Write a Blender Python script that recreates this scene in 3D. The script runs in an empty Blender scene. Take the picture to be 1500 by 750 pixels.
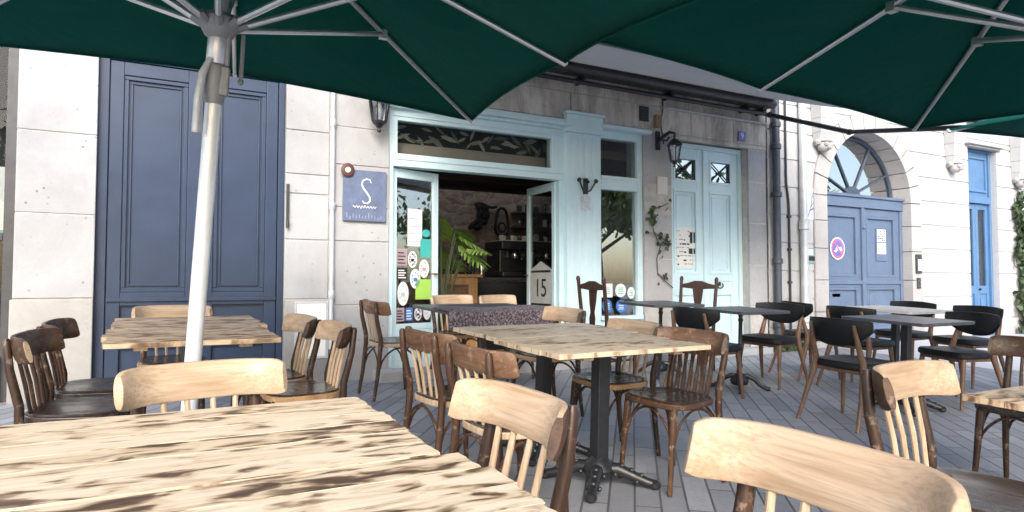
import bpy, bmesh, math, random
from mathutils import Vector, Matrix, noise
R = math.radians
PI = math.pi
sc = bpy.context.scene
COL = sc.collection
random.seed(11)
TH = R(2.5)                               # the terrace falls away from the facade
T = Matrix.Rotation(TH, 4, 'X')

# ------------------------------------------------------------------ materials
MATS = {}
def node_mat(name):
    m = bpy.data.materials.new(name); m.use_nodes = True
    nt = m.node_tree
    b = nt.nodes['Principled BSDF']
    MATS[name] = m
    return m, nt, b
def N(nt, t, **kw):
    n = nt.nodes.new(t)
    for k, v in kw.items():
        if k.startswith('i_'):
            n.inputs[k[2:].replace('_', ' ')].default_value = v
        else:
            setattr(n, k, v)
    return n
def coords(nt, scale=(1, 1, 1), space='Object', rot=(0, 0, 0), jitter=False):
    if space == 'World':
        g = nt.nodes.new('ShaderNodeNewGeometry'); out = g.outputs['Position']
    else:
        tc = nt.nodes.new('ShaderNodeTexCoord'); out = tc.outputs['Object']
    if jitter:
        oi = nt.nodes.new('ShaderNodeObjectInfo')
        mul = N(nt, 'ShaderNodeMath', operation='MULTIPLY'); mul.inputs[1].default_value = 37.0
        nt.links.new(oi.outputs['Random'], mul.inputs[0])
        add = N(nt, 'ShaderNodeVectorMath', operation='ADD')
        nt.links.new(out, add.inputs[0]); nt.links.new(mul.outputs[0], add.inputs[1])
        out = add.outputs[0]
    mp = nt.nodes.new('ShaderNodeMapping')
    mp.inputs['Scale'].default_value = scale
    mp.inputs['Rotation'].default_value = rot
    nt.links.new(out, mp.inputs['Vector'])
    return mp.outputs['Vector']
def noise_tex(nt, vec, scale=5, detail=6, rough=.6, dist=0):
    n = nt.nodes.new('ShaderNodeTexNoise')
    n.inputs['Scale'].default_value = scale; n.inputs['Detail'].default_value = detail
    n.inputs['Roughness'].default_value = rough; n.inputs['Distortion'].default_value = dist
    nt.links.new(vec, n.inputs['Vector'])
    return n.outputs['Fac']
def ramp(nt, fac, stops):
    r = nt.nodes.new('ShaderNodeValToRGB')
    el = r.color_ramp.elements
    while len(el) < len(stops): el.new(.5)
    for e, (p, c) in zip(el, stops):
        e.position = p
        e.color = (c, c, c, 1) if isinstance(c, (int, float)) else (*c, 1)
    nt.links.new(fac, r.inputs['Fac'])
    return r.outputs['Color']
def mixc(nt, fac, a, b, mode='MIX'):
    m = nt.nodes.new('ShaderNodeMix'); m.data_type = 'RGBA'; m.blend_type = mode
    for s, v in ((0, fac), (6, a), (7, b)):
        if isinstance(v, (int, float)): m.inputs[s].default_value = v
        elif isinstance(v, tuple): m.inputs[s].default_value = (*v, 1)
        else: nt.links.new(v, m.inputs[s])
    return m.outputs[2]
def bump(nt, b, h, strength=.3, dist=.01):
    bp = nt.nodes.new('ShaderNodeBump')
    bp.inputs['Strength'].default_value = strength; bp.inputs['Distance'].default_value = dist
    nt.links.new(h, bp.inputs['Height']); nt.links.new(bp.outputs['Normal'], b.inputs['Normal'])

def plain(name, col, rough=.5, metal=0, var=.12, nscale=8, spec=.5, bumpy=0, space='Object'):
    m, nt, b = node_mat(name)
    v = coords(nt, space=space, jitter=(space == 'Object'))
    f = noise_tex(nt, v, nscale, 6, .65)
    dk = tuple(c * (1 - var) for c in col); lt = tuple(min(1, c * (1 + var)) for c in col)
    nt.links.new(ramp(nt, f, [(.3, dk), (.7, lt)]), b.inputs['Base Color'])
    rr = ramp(nt, noise_tex(nt, v, nscale * 2.3, 4, .6), [(.3, max(0, rough - .05)), (.7, min(1, rough + .05))])
    nt.links.new(rr, b.inputs['Roughness'])
    b.inputs['Metallic'].default_value = metal
    b.inputs['Specular IOR Level'].default_value = spec
    if bumpy: bump(nt, b, noise_tex(nt, v, nscale * 8, 4, .6), bumpy, .004)
    return m

def N01(nt, sock, lo, hi):
    m_ = nt.nodes.new('ShaderNodeMapRange'); m_.inputs['From Min'].default_value = lo; m_.inputs['From Max'].default_value = hi
    nt.links.new(sock, m_.inputs['Value']); return m_.outputs[0]
def stone(name, base, dirt, stain=.35, pit=.6, streak=0, block=.5):
    m, nt, b = node_mat(name)
    v = coords(nt, space='World')
    big = noise_tex(nt, v, 1.1, 8, .62, .4)
    c = mixc(nt, ramp(nt, big, [(.38, 0.0), (.72, stain)]), base, dirt)
    gi = nt.nodes.new('ShaderNodeNewGeometry')
    c = mixc(nt, ramp(nt, gi.outputs['Random Per Island'], [(.0, 0.0), (1.0, block)]), c, tuple(x * .80 for x in base))
    sx = nt.nodes.new('ShaderNodeSeparateXYZ'); nt.links.new(gi.outputs['Position'], sx.inputs[0])
    zn = N(nt, 'ShaderNodeMath', operation='MULTIPLY_ADD'); nt.links.new(big, zn.inputs[0]); zn.inputs[1].default_value = -1.3; nt.links.new(sx.outputs['Z'], zn.inputs[2])
    c = mixc(nt, ramp(nt, N01(nt, zn.outputs[0], -.75, .15), [(0, .55), (1, 0.0)]), c, tuple(x * .62 for x in dirt))
    med = noise_tex(nt, v, 6, 7, .7)
    c = mixc(nt, ramp(nt, med, [(.35, .0), (.75, .42)]), c, tuple(x * .70 for x in base))
    if streak:
        vs = coords(nt, (2.4, 1, .75), 'World')
        s = noise_tex(nt, vs, 1.3, 8, .7, .5)
        c = mixc(nt, ramp(nt, s, [(.4, 0.0), (.66, streak)]), c, tuple(x * .42 for x in dirt))
    # small pits and dark flecks
    vo = nt.nodes.new('ShaderNodeTexVoronoi'); vo.inputs['Scale'].default_value = 13
    nt.links.new(v, vo.inputs['Vector'])
    pm = ramp(nt, vo.outputs['Distance'], [(.05, 1.0), (.16, 0.0)])
    gate = ramp(nt, noise_tex(nt, v, 2.3, 3, .5), [(.46, 0.0), (.58, 1.0)])
    mm = N(nt, 'ShaderNodeMath', operation='MULTIPLY'); nt.links.new(pm, mm.inputs[0]); nt.links.new(gate, mm.inputs[1])
    m2 = N(nt, 'ShaderNodeMath', operation='MULTIPLY'); nt.links.new(mm.outputs[0], m2.inputs[0]); m2.inputs[1].default_value = pit
    c = mixc(nt, m2.outputs[0], c, (.16, .14, .12))
    nt.links.new(c, b.inputs['Base Color'])
    b.inputs['Roughness'].default_value = .88
    b.inputs['Specular IOR Level'].default_value = .25
    h = mixc(nt, .5, noise_tex(nt, v, 40, 5, .7), med)
    bump(nt, b, h, .5, .015)
    return m

def wood(name, light, dark, along='X', rough=.45, wear=None, stretch=14, contrast=(.35, .7), spec=.4):
    m, nt, b = node_mat(name)
    s = {'X': (1, stretch, stretch), 'Y': (stretch, 1, stretch), 'Z': (stretch, stretch, 1)}[along]
    v = coords(nt, s, jitter=True)
    f = noise_tex(nt, v, 2.2, 6, .6, .8)
    c = ramp(nt, f, [(contrast[0], light), (contrast[1], dark)])
    s3 = {'X': (3, 130, 130), 'Y': (130, 3, 130), 'Z': (130, 130, 3)}[along]
    fg = noise_tex(nt, coords(nt, s3, jitter=True), 1.0, 4, .6, .5)
    c = mixc(nt, ramp(nt, fg, [(.45, 0.0), (.72, .55)]), c, tuple(x * .6 for x in dark))
    if wear:
        v2 = coords(nt, jitter=True)
        w = ramp(nt, noise_tex(nt, v2, 22, 8, .75), [(.55, 0.0), (.68, 1.0)])
        c = mixc(nt, w, c, wear)
    nt.links.new(c, b.inputs['Base Color'])
    nt.links.new(ramp(nt, f, [(.3, rough - .08), (.7, rough + .12)]), b.inputs['Roughness'])
    b.inputs['Specular IOR Level'].default_value = spec
    bump(nt, b, f, .12, .003)
    return m

def burnt(name, base, mid, burn, lo, hi, scale=1.0, boards=.11):
    """pale planks scorched in soft blotches along the grain"""
    m, nt, b = node_mat(name)
    g_ = nt.nodes.new('ShaderNodeNewGeometry')
    off = N(nt, 'ShaderNodeVectorMath', operation='SCALE'); off.inputs[0].default_value = (13.7, 7.1, 3.3); nt.links.new(g_.outputs['Random Per Island'], off.inputs['Scale'])
    def cv(sc_):
        v = coords(nt, (1, 1, 1), jitter=True)
        ad = N(nt, 'ShaderNodeVectorMath', operation='ADD'); nt.links.new(v, ad.inputs[0]); nt.links.new(off.outputs[0], ad.inputs[1])
        mp = nt.nodes.new('ShaderNodeMapping'); mp.inputs['Scale'].default_value = sc_; nt.links.new(ad.outputs[0], mp.inputs['Vector'])
        return mp.outputs[0]
    blot = noise_tex(nt, cv((9.5 * scale, 27 * scale, 6)), 1.0, 3.0, .5, .7)
    gate = noise_tex(nt, cv((2.2, 3.6, 2)), 1.0, 3, .5)
    fine = noise_tex(nt, cv((7, 150, 20)), 1.0, 5, .6, .4)
    ring = noise_tex(nt, cv((1.6, 34, 8)), 1.0, 3, .5, 1.2)
    grain = mixc(nt, ramp(nt, ring, [(.40, 0.0), (.70, .38)]), base, mid)
    grain = mixc(nt, ramp(nt, fine, [(.42, 0.0), (.70, .22)]), grain, tuple(x * .55 for x in mid))
    tone = ramp(nt, g_.outputs['Random Per Island'], [(0, .0), (1, .16)])
    grain = mixc(nt, tone, grain, mid)
    s1 = N(nt, 'ShaderNodeMath', operation='MULTIPLY_ADD'); nt.links.new(gate, s1.inputs[0]); s1.inputs[1].default_value = .55; nt.links.new(blot, s1.inputs[2])
    s2 = N(nt, 'ShaderNodeMath', operation='MULTIPLY_ADD'); nt.links.new(fine, s2.inputs[0]); s2.inputs[1].default_value = .10; nt.links.new(s1.outputs[0], s2.inputs[2])
    k = ramp(nt, N01(nt, s2.outputs[0], .5, 1.2), [(lo, 0.0), (hi, .85), (min(1, hi + .1), 1.0)])
    halo = ramp(nt, N01(nt, s2.outputs[0], .5, 1.2), [(lo - .12, 0.0), (lo + .05, .75)])
    c = mixc(nt, halo, grain, tuple(x * .78 for x in mid))
    c = mixc(nt, k, c, burn)
    vo = nt.nodes.new('ShaderNodeTexVoronoi'); vo.inputs['Scale'].default_value = 1.0
    nt.links.new(cv((3.2, 9, 3)), vo.inputs['Vector'])
    c = mixc(nt, ramp(nt, vo.outputs['Distance'], [(.03, .9), (.10, 0.0)]), c, tuple(x * 1.5 for x in burn))
    nt.links.new(c, b.inputs['Base Color'])
    b.inputs['Roughness'].default_value = .48
    b.inputs['Specular IOR Level'].default_value = .35
    bump(nt, b, mixc(nt, .5, fine, ring), .3, .003)
    return m

M_stone = stone('limestone', (.47, .478, .49), (.27, .27, .27), .85, 1.0)
M_stone2 = stone('limestone_lintel', (.82, .78, .72), (.40, .34, .28), .85, .9, .8, .9)
M_stone3 = stone('limestone_plinth', (.47, .46, .44), (.27, .26, .25), .85, .9)
M_white = stone('pale_ashlar', (.53, .54, .55), (.38, .38, .385), .55, .4)
M_jointd = plain('mortar', (.50, .48, .45), .95, var=.2)
M_blue = plain('navy_blue_paint', (.030, .048, .090), .34, var=.14, nscale=3, spec=.4)
M_pale = plain('pale_blue_paint', (.61, .80, .86), .42, var=.05, nscale=4)
M_gblue = plain('slate_blue_paint', (.105, .15, .235), .42, var=.10, nscale=5)
M_bblue = plain('bright_blue_paint', (.085, .185, .35), .4, var=.10, nscale=5)
M_black = plain('black_iron', (.016, .017, .02), .38, var=.3, nscale=30, spec=.6, bumpy=.2)
M_ironm = plain('dark_steel', (.06, .062, .068), .4, .4, var=.2)
M_alu = plain('silver_aluminium', (.66, .68, .70), .36, .75, var=.06)
M_pole = plain('white_aluminium_pole', (.76, .78, .80), .35, .25, var=.05)
M_cast = plain('grey_casting', (.27, .28, .30), .5, .3, var=.12)
M_leather = plain('black_leatherette', (.007, .0075, .009), .45, var=.25, nscale=40, bumpy=.25, spec=.3)
M_dtop = plain('charcoal_laminate', (.062, .066, .078), .38, var=.25, nscale=14)
M_gtop = plain('pale_grey_laminate', (.56, .54, .50), .42, var=.1, nscale=14)
M_awn = plain('grey_awning_cloth', (.36, .38, .41), .85, var=.06, nscale=6)
M_post = wood('dark_chair_wood', (.06, .03, .018), (.02, .012, .009), 'Z', .36, (.26, .19, .14))
M_postm = wood('brown_chair_wood', (.10, .05, .028), (.032, .017, .011), 'Z', .38, (.32, .22, .15))
M_rail_l = wood('sanded_rail_wood', (.56, .425, .30), (.41, .275, .165), 'X', .45, None, 7, (.36, .68))
M_rail_b = wood('brown_rail_wood', (.25, .14, .082), (.11, .058, .034), 'X', .42, (.42, .27, .17), 9)
M_rail_d = wood('dark_rail_wood', (.10, .052, .03), (.035, .02, .013), 'X', .38, (.24, .16, .11), 9)
M_spin = wood('pale_spindle_wood', (.58, .44, .305), (.42, .29, .18), 'Z', .45)
M_rim = wood('honey_rim_wood', (.50, .31, .16), (.30, .17, .085), 'X', .45, None, 9)
M_seatd = wood('dark_seat_wood', (.055, .036, .028), (.02, .014, .011), 'Y', .24, (.10, .08, .068), 7, (.3, .7), .6)
M_walnut = wood('walnut_leg_wood', (.22, .13, .082), (.10, .055, .035), 'Z', .42)
M_red = wood('mahogany_wood', (.055, .024, .018), (.022, .011, .009), 'Z', .4)
M_counter = wood('honey_counter_wood', (.55, .33, .15), (.38, .2, .085), 'Z', .45)
M_burn1 = burnt('scorched_pine_front', (.75, .64, .475), (.54, .37, .21), (.07, .038, .022), .56, .69, .9)
M_burn2 = burnt('scorched_pine_back', (.76, .60, .41), (.46, .28, .15), (.11, .058, .032), .50, .68, 1.0)
M_burn3 = burnt('scorched_pine_middle', (.76, .645, .48), (.58, .40, .24), (.16, .08, .04), .60, .78, 1.2)
M_brass = plain('aged_brass', (.45, .3, .1), .35, .9, var=.15)
M_paper = plain('white_paper', (.8, .8, .78), .7, var=.03)
M_ink = plain('black_ink', (.02, .02, .022), .6, var=.05)
M_green = plain('lime_sticker', (.36, .62, .10), .5, var=.05)
M_teal = plain('teal_sticker', (.06, .45, .42), .5, var=.05)
M_sblue = plain('blue_sticker', (.05, .19, .55), .5, var=.05)
M_pink = plain('faded_pink_sticker', (.42, .31, .34), .5, var=.1)
M_slate = plain('blue_slate_plaque', (.12, .155, .25), .5, var=.22, nscale=12)
M_disc = plain('rust_brown_disc', (.10, .045, .035), .5, var=.2)
M_redp = plain('sign_red', (.68, .12, .2), .5, var=.05)
M_signb = plain('sign_blue', (.12, .14, .45), .5, var=.06)
M_zinc = plain('zinc_pipe', (.55, .58, .62), .45, .3, var=.15)
M_dpipe = plain('dark_blue_pipe', (.07, .08, .11), .45, .1, var=.2)
M_plaster = plain('interior_plaster', (.25, .17, .115), .9, var=.3, nscale=3)
M_beam = wood('dark_beam_wood', (.06, .034, .022), (.025, .016, .011), 'X', .6)
M_floorin = plain('interior_floor', (.36, .29, .22), .4, var=.2)
M_ceil = plain('interior_ceiling', (.20, .14, .10), .9, var=.15)
M_blind = plain('taupe_blind', (.46, .40, .35), .85, var=.08)
M_leafp = plain('pale_leaf_cutout', (.55, .62, .52), .6)
M_chrome = plain('polished_steel', (.6, .6, .62), .18, 1.0, var=.05)
M_machine = plain('black_enamel', (.02, .02, .022), .2, var=.2)
M_bottle = plain('bottle_glass_green', (.03, .05, .035), .08, var=.3)
M_ceramic = plain('white_ceramic', (.75, .74, .7), .25, var=.04)
M_pot = plain('terracotta_pot', (.36, .17, .09), .8, var=.15)
M_trunk = plain('bark', (.10, .075, .055), .9, var=.35, nscale=14, bumpy=.5)
M_patch = plain('pale_mortar_patch', (.68, .66, .63), .9, var=.06)

# canopy cloth lets a little of the daylight through
m, nt, b = node_mat('green_canopy_cloth')
v = coords(nt, jitter=True)
c = ramp(nt, noise_tex(nt, v, 2.0, 5, .6), [(.3, (.0035, .055, .043)), (.7, (.005, .068, .054))])
nt.links.new(c, b.inputs['Base Color']); b.inputs['Roughness'].default_value = .8
b.inputs['Specular IOR Level'].default_value = .15
wv = noise_tex(nt, coords(nt, (3, 3, 3), jitter=True), 1.6, 3, .5, .6)
bump(nt, b, wv, .25, .05)
tr = nt.nodes.new('ShaderNodeBsdfTranslucent'); tr.inputs['Color'].default_value = (.004, .16, .12, 1)
mx = nt.nodes.new('ShaderNodeMixShader'); mx.inputs['Fac'].default_value = .22
nt.links.new(b.outputs[0], mx.inputs[1]); nt.links.new(tr.outputs[0], mx.inputs[2])
nt.links.new(mx.outputs[0], nt.nodes['Material Output'].inputs['Surface'])
M_canopy = m

def cloth_mat(name, c0, c1, trans, fac):
    m, nt, b = node_mat(name)
    v = coords(nt, jitter=True)
    c = ramp(nt, noise_tex(nt, v, 2.0, 5, .6), [(.3, c0), (.7, c1)])
    w_ = noise_tex(nt, coords(nt, (220, 220, 220)), 1, 2, .5)
    c = mixc(nt, ramp(nt, w_, [(.4, 0.0), (.7, .25)]), c, tuple(x * .6 for x in c0))
    nt.links.new(c, b.inputs['Base Color']); b.inputs['Roughness'].default_value = .85; b.inputs['Specular IOR Level'].default_value = .12
    cre = noise_tex(nt, coords(nt, (1.2, 1.2, 1.2), jitter=True), 2.2, 4, .55, 1.2)
    bump(nt, b, cre, .5, .06)
    tr = nt.nodes.new('ShaderNodeBsdfTranslucent'); tr.inputs['Color'].default_value = (*trans, 1)
    mx = nt.nodes.new('ShaderNodeMixShader'); mx.inputs['Fac'].default_value = fac
    nt.links.new(b.outputs[0], mx.inputs[1]); nt.links.new(tr.outputs[0], mx.inputs[2])
    nt.links.new(mx.outputs[0], nt.nodes['Material Output'].inputs['Surface'])
    return m
M_canopy = cloth_mat('green_parasol_cloth', (.004, .080, .064), (.006, .10, .082), (.006, .20, .155), .28)
M_awn = cloth_mat('grey_awning_fabric', (.40, .42, .45), (.46, .48, .51), (.50, .52, .56), .35)
def glass(name, tint=(.92, .95, .95), base=.10, rough=.0, fres=1.3):
    m, nt, b = node_mat(name)
    t = nt.nodes.new('ShaderNodeBsdfTransparent'); t.inputs['Color'].default_value = (*tint, 1)
    g = nt.nodes.new('ShaderNodeBsdfGlossy'); g.inputs['Roughness'].default_value = rough
    lw = nt.nodes.new('ShaderNodeFresnel'); lw.inputs['IOR'].default_value = 1.5
    ad = N(nt, 'ShaderNodeMath', operation='MULTIPLY_ADD', use_clamp=True)
    ad.inputs[1].default_value = fres; ad.inputs[2].default_value = base
    nt.links.new(lw.outputs[0], ad.inputs[0])
    mx = nt.nodes.new('ShaderNodeMixShader')
    nt.links.new(ad.outputs[0], mx.inputs['Fac'])
    nt.links.new(t.outputs[0], mx.inputs[1]); nt.links.new(g.outputs[0], mx.inputs[2])
    nt.links.new(mx.outputs[0], nt.nodes['Material Output'].inputs['Surface'])
    return m
M_glass = glass('shop_glass', (.85, .88, .88), .22)
M_glassd = glass('transom_glass', (.85, .87, .87), .0, fres=.5)
M_glassf = glass('fanlight_glass', (.35, .4, .45), .6)
M_glassl = glass('lamp_glass', (.8, .82, .85), .08)

def leafmat(name, a, bcol, trans=.25):
    m, nt, b = node_mat(name)
    g = nt.nodes.new('ShaderNodeNewGeometry')
    c = ramp(nt, g.outputs['Random Per Island'], [(.0, a), (1.0, bcol)])
    nt.links.new(c, b.inputs['Base Color']); b.inputs['Roughness'].default_value = .5
    tr = nt.nodes.new('ShaderNodeBsdfTranslucent'); nt.links.new(c, tr.inputs['Color'])
    mx = nt.nodes.new('ShaderNodeMixShader'); mx.inputs['Fac'].default_value = trans
    nt.links.new(b.outputs[0], mx.inputs[1]); nt.links.new(tr.outputs[0], mx.inputs[2])
    nt.links.new(mx.outputs[0], nt.nodes['Material Output'].inputs['Surface'])
    return m
M_leaf = leafmat('tree_leaf', (.035, .07, .02), (.10, .16, .05))
M_ivy = leafmat('ivy_leaf', (.02, .045, .015), (.09, .13, .06))
M_potleaf = leafmat('house_plant_leaf', (.20, .38, .06), (.42, .58, .16), .4)

# paving: narrow grey setts laid diagonally to the facade
m, nt, b = node_mat('grey_setts')
v = coords(nt, space='World', rot=(0, 0, R(-51)))
bk = nt.nodes.new('ShaderNodeTexBrick')
nt.links.new(v, bk.inputs['Vector'])
for k, x in (('Scale', 1.0), ('Mortar Size', .0058), ('Mortar Smooth', .2), ('Brick Width', .52), ('Row Height', .125), ('Bias', 0)):
    bk.inputs[k].default_value = x
bk.offset = .37; bk.offset_frequency = 2
bk.inputs['Color1'].default_value = (.235, .245, .275, 1); bk.inputs['Color2'].default_value = (.385, .395, .425, 1)
bk.inputs['Mortar'].default_value = (.05, .052, .056, 1)
big = noise_tex(nt, coords(nt, space='World'), .8, 8, .65, .3)
c = mixc(nt, ramp(nt, big, [(.35, 0.0), (.7, .5)]), bk.outputs['Color'], (.235, .24, .25))
fine = noise_tex(nt, coords(nt, space='World'), 55, 5, .7)
c = mixc(nt, ramp(nt, fine, [(.4, 0.0), (.75, .35)]), c, (.17, .175, .19))
nt.links.new(c, b.inputs['Base Color'])
nt.links.new(ramp(nt, big, [(.3, .5), (.7, .75)]), b.inputs['Roughness'])
inv = N(nt, 'ShaderNodeMath', operation='SUBTRACT'); inv.inputs[0].default_value = 1
nt.links.new(bk.outputs['Fac'], inv.inputs[1])
mid2 = noise_tex(nt, coords(nt, space='World'), 14, 6, .7)
c = mixc(nt, ramp(nt, mid2, [(.4, 0.0), (.7, .3)]), c, (.20, .20, .215))
nt.links.new(c, b.inputs['Base Color'])
hh = mixc(nt, .3, inv.outputs[0], mixc(nt, .5, fine, mid2))
bump(nt, b, hh, .8, .014)
M_pave = m
# pale stone flags of the pavement
m, nt, b = node_mat('pale_flags')
bk = nt.nodes.new('ShaderNodeTexBrick'); nt.links.new(coords(nt, space='World'), bk.inputs['Vector'])
for k, x in (('Scale', 1.0), ('Mortar Size', .006), ('Brick Width', .9), ('Row Height', .6)):
    bk.inputs[k].default_value = x
bk.inputs['Color1'].default_value = (.46, .47, .5, 1); bk.inputs['Color2'].default_value = (.53, .54, .57, 1); bk.inputs['Mortar'].default_value = (.3, .3, .32, 1)
c = mixc(nt, ramp(nt, noise_tex(nt, coords(nt, space='World'), 2.5, 8, .7), [(.35, 0.0), (.7, .5)]), bk.outputs['Color'], (.36, .37, .39))
nt.links.new(c, b.inputs['Base Color']); b.inputs['Roughness'].default_value = .7
M_flag = m
# speckled tweed
m, nt, b = node_mat('mottled_tweed')
f = noise_tex(nt, coords(nt), 60, 3, .8)
c = ramp(nt, f, [(.36, (.035, .025, .03)), (.5, (.12, .09, .105)), (.62, (.33, .29, .31))])
nt.links.new(c, b.inputs['Base Color']); b.inputs['Roughness'].default_value = .95
bump(nt, b, f, .8, .01)
M_tweed = m
# rough rubble wall inside
def rubble(name, a, c2):
    m, nt, b = node_mat(name)
    v = coords(nt, (3.2, 3.2, 5.5), 'World')
    wob = N(nt, 'ShaderNodeVectorMath', operation='ADD'); nt.links.new(v, wob.inputs[0])
    nn = nt.nodes.new('ShaderNodeTexNoise'); nn.inputs['Scale'].default_value = 2.0; nt.links.new(v, nn.inputs['Vector']); nt.links.new(nn.outputs['Color'], wob.inputs[1])
    vo = nt.nodes.new('ShaderNodeTexVoronoi'); vo.inputs['Scale'].default_value = 1.0; nt.links.new(wob.outputs[0], vo.inputs['Vector'])
    ve = nt.nodes.new('ShaderNodeTexVoronoi'); ve.feature = 'DISTANCE_TO_EDGE'; ve.inputs['Scale'].default_value = 1.0; nt.links.new(wob.outputs[0], ve.inputs['Vector'])
    c = mixc(nt, vo.outputs['Color'], a, c2)
    c = mixc(nt, ramp(nt, ve.outputs['Distance'], [(.0, .8), (.09, 0.0)]), c, (.33, .26, .19))
    f = noise_tex(nt, coords(nt, space='World'), 7, 8, .7)
    c = mixc(nt, ramp(nt, f, [(.35, 0.0), (.75, .6)]), c, (.09, .06, .04))
    nt.links.new(c, b.inputs['Base Color']); b.inputs['Roughness'].default_value = .9
    bump(nt, b, ve.outputs['Distance'], .6, .04)
    return m
M_harn = plain('dry_black_leather', (.016, .013, .011), .85, var=.2, spec=.15)
M_rubble = rubble('inside_rubble_wall', (.30, .20, .125), (.16, .10, .06))

# ------------------------------------------------------------------ mesh builder
class MB:
    def __init__(s): s.v = []; s.f = []; s.mi = []; s.cur = 0; s.M = Matrix.Identity(4)
    def add(s, vs, fs):
        o = len(s.v); s.v += [s.M @ Vector(p) for p in vs]; s.f += [tuple(i + o for i in f) for f in fs]; s.mi += [s.cur] * len(fs)
    def box(s, x0, x1, y0, y1, z0, z1):
        s.add([(x0, y0, z0), (x1, y0, z0), (x1, y1, z0), (x0, y1, z0), (x0, y0, z1), (x1, y0, z1), (x1, y1, z1), (x0, y1, z1)],
              [(0, 3, 2, 1), (4, 5, 6, 7), (0, 1, 5, 4), (1, 2, 6, 5), (2, 3, 7, 6), (3, 0, 4, 7)]); return s
    def tube(s, pts, rad, n=10, flat=1.0, up=(0, 0, 1)):
        pts = [Vector(p) for p in pts]
        if not isinstance(rad, (list, tuple)): rad = [rad] * len(pts)
        rings = []; prev = None
        for i, p in enumerate(pts):
            d = (pts[min(i + 1, len(pts) - 1)] - pts[max(i - 1, 0)]).normalized()
            if prev is None:
                a = Vector(up)
                if abs(a.dot(d)) > .95: a = Vector((1, 0, 0)) if abs(d.x) < .9 else Vector((0, 1, 0))
                u = (a - d * a.dot(d)).normalized()
            else:
                u = (prev - d * prev.dot(d)).normalized()
            prev = u; w = d.cross(u)
            rings.append([p + (u * math.cos(2 * PI * k / n) + w * math.sin(2 * PI * k / n) * flat) * rad[i] for k in range(n)])
        vs = [q for r in rings for q in r]; fs = []
        for i in range(len(pts) - 1):
            for k in range(n):
                k2 = (k + 1) % n
                fs.append((i * n + k, i * n + k2, (i + 1) * n + k2, (i + 1) * n + k))
        fs.append(tuple(range(n))[::-1]); fs.append(tuple((len(pts) - 1) * n + k for k in range(n)))
        s.add(vs, fs); return s
    def lathe(s, prof, c=(0, 0, 0), n=16):
        vs = []; fs = []
        for r, z in prof:
            for k in range(n):
                vs.append((c[0] + r * math.cos(2 * PI * k / n), c[1] + r * math.sin(2 * PI * k / n), c[2] + z))
        m = len(prof)
        for i in range(m - 1):
            for k in range(n):
                k2 = (k + 1) % n
                fs.append((i * n + k, i * n + k2, (i + 1) * n + k2, (i + 1) * n + k))
        fs.append(tuple(range(n))[::-1]); fs.append(tuple((m - 1) * n + k for k in range(n)))
        s.add(vs, fs); return s
    def prism_y(s, poly, y0, y1):        # polygon in x,z
        n = len(poly)
        s.add([(x, y0, z) for x, z in poly] + [(x, y1, z) for x, z in poly],
              [tuple(range(n)), tuple(range(2 * n - 1, n - 1, -1))] + [(k, k + n, (k + 1) % n + n, (k + 1) % n) for k in range(n)]); return s
    def prism_z(s, poly, z0, z1):
        n = len(poly)
        s.add([(x, y, z0) for x, y in poly] + [(x, y, z1) for x, y in poly],
              [tuple(range(n - 1, -1, -1)), tuple(range(n, 2 * n))] + [(k, (k + 1) % n, (k + 1) % n + n, k + n) for k in range(n)]); return s
    def sphere(s, c, r, n=10, sq=(1, 1, 1)):
        vs = []; fs = []; h = n // 2
        for i in range(1, h):
            t = PI * i / h
            for k in range(n):
                p = 2 * PI * k / n
                vs.append((c[0] + r * sq[0] * math.sin(t) * math.cos(p), c[1] + r * sq[1] * math.sin(t) * math.sin(p), c[2] + r * sq[2] * math.cos(t)))
        top = len(vs); vs.append((c[0], c[1], c[2] + r * sq[2])); vs.append((c[0], c[1], c[2] - r * sq[2]))
        for i in range(h - 2):
            for k in range(n):
                k2 = (k + 1) % n
                fs.append((i * n + k, (i + 1) * n + k, (i + 1) * n + k2, i * n + k2))
        for k in range(n):
            k2 = (k + 1) % n
            fs.append((top, k, k2)); fs.append((top + 1, (h - 2) * n + k2, (h - 2) * n + k))
        s.add(vs, fs); return s
    def grid(s, fn, nu, nv):
        vs = [fn(i / nu, j / nv) for i in range(nu + 1) for j in range(nv + 1)]
        fs = [(i * (nv + 1) + j, (i + 1) * (nv + 1) + j, (i + 1) * (nv + 1) + j + 1, i * (nv + 1) + j + 1) for i in range(nu) for j in range(nv)]
        s.add(vs, fs); return s
    def slab(s, fn, nu, nv):
        """closed curved slab: fn(u, v, side) with side 0 or 1"""
        vs = []; W = nv + 1
        for side in (0, 1):
            vs += [fn(i / nu, j / nv, side) for i in range(nu + 1) for j in range(W)]
        o = (nu + 1) * W; fs = []
        for i in range(nu):
            for j in range(nv):
                a = i * W + j; q = (a, a + W, a + W + 1, a + 1)
                fs.append(q); fs.append(tuple(x + o for x in reversed(q)))
        for i in range(nu):
            a = i * W; fs.append((a + W, a, a + o, a + W + o)); a = i * W + nv; fs.append((a, a + W, a + W + o, a + o))
        for j in range(nv):
            a = j; fs.append((a, a + 1, a + 1 + o, a + o)); a = nu * W + j; fs.append((a + 1, a, a + o, a + 1 + o))
        s.add(vs, fs); return s
    def build(s, name, mat, parent=None, bevel=0, smooth=True, solid=0, recalc=True, world=False):
        off = Vector((0, 0, 0))
        if world and parent is not None:
            p = parent
            while p is not None: off += p.location; p = p.parent
        me = bpy.data.meshes.new(name)
        me.from_pydata([tuple(p - off) for p in s.v], [], s.f)
        s.mi += [s.cur] * (len(s.f) - len(s.mi))
        if any(s.mi): me.polygons.foreach_set('material_index', s.mi)
        if recalc:
            bm = bmesh.new(); bm.from_mesh(me); bmesh.ops.recalc_face_normals(bm, faces=bm.faces); bm.to_mesh(me); bm.free()
        if smooth:
            me.shade_smooth(); me.set_sharp_from_angle(angle=R(38))
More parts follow.
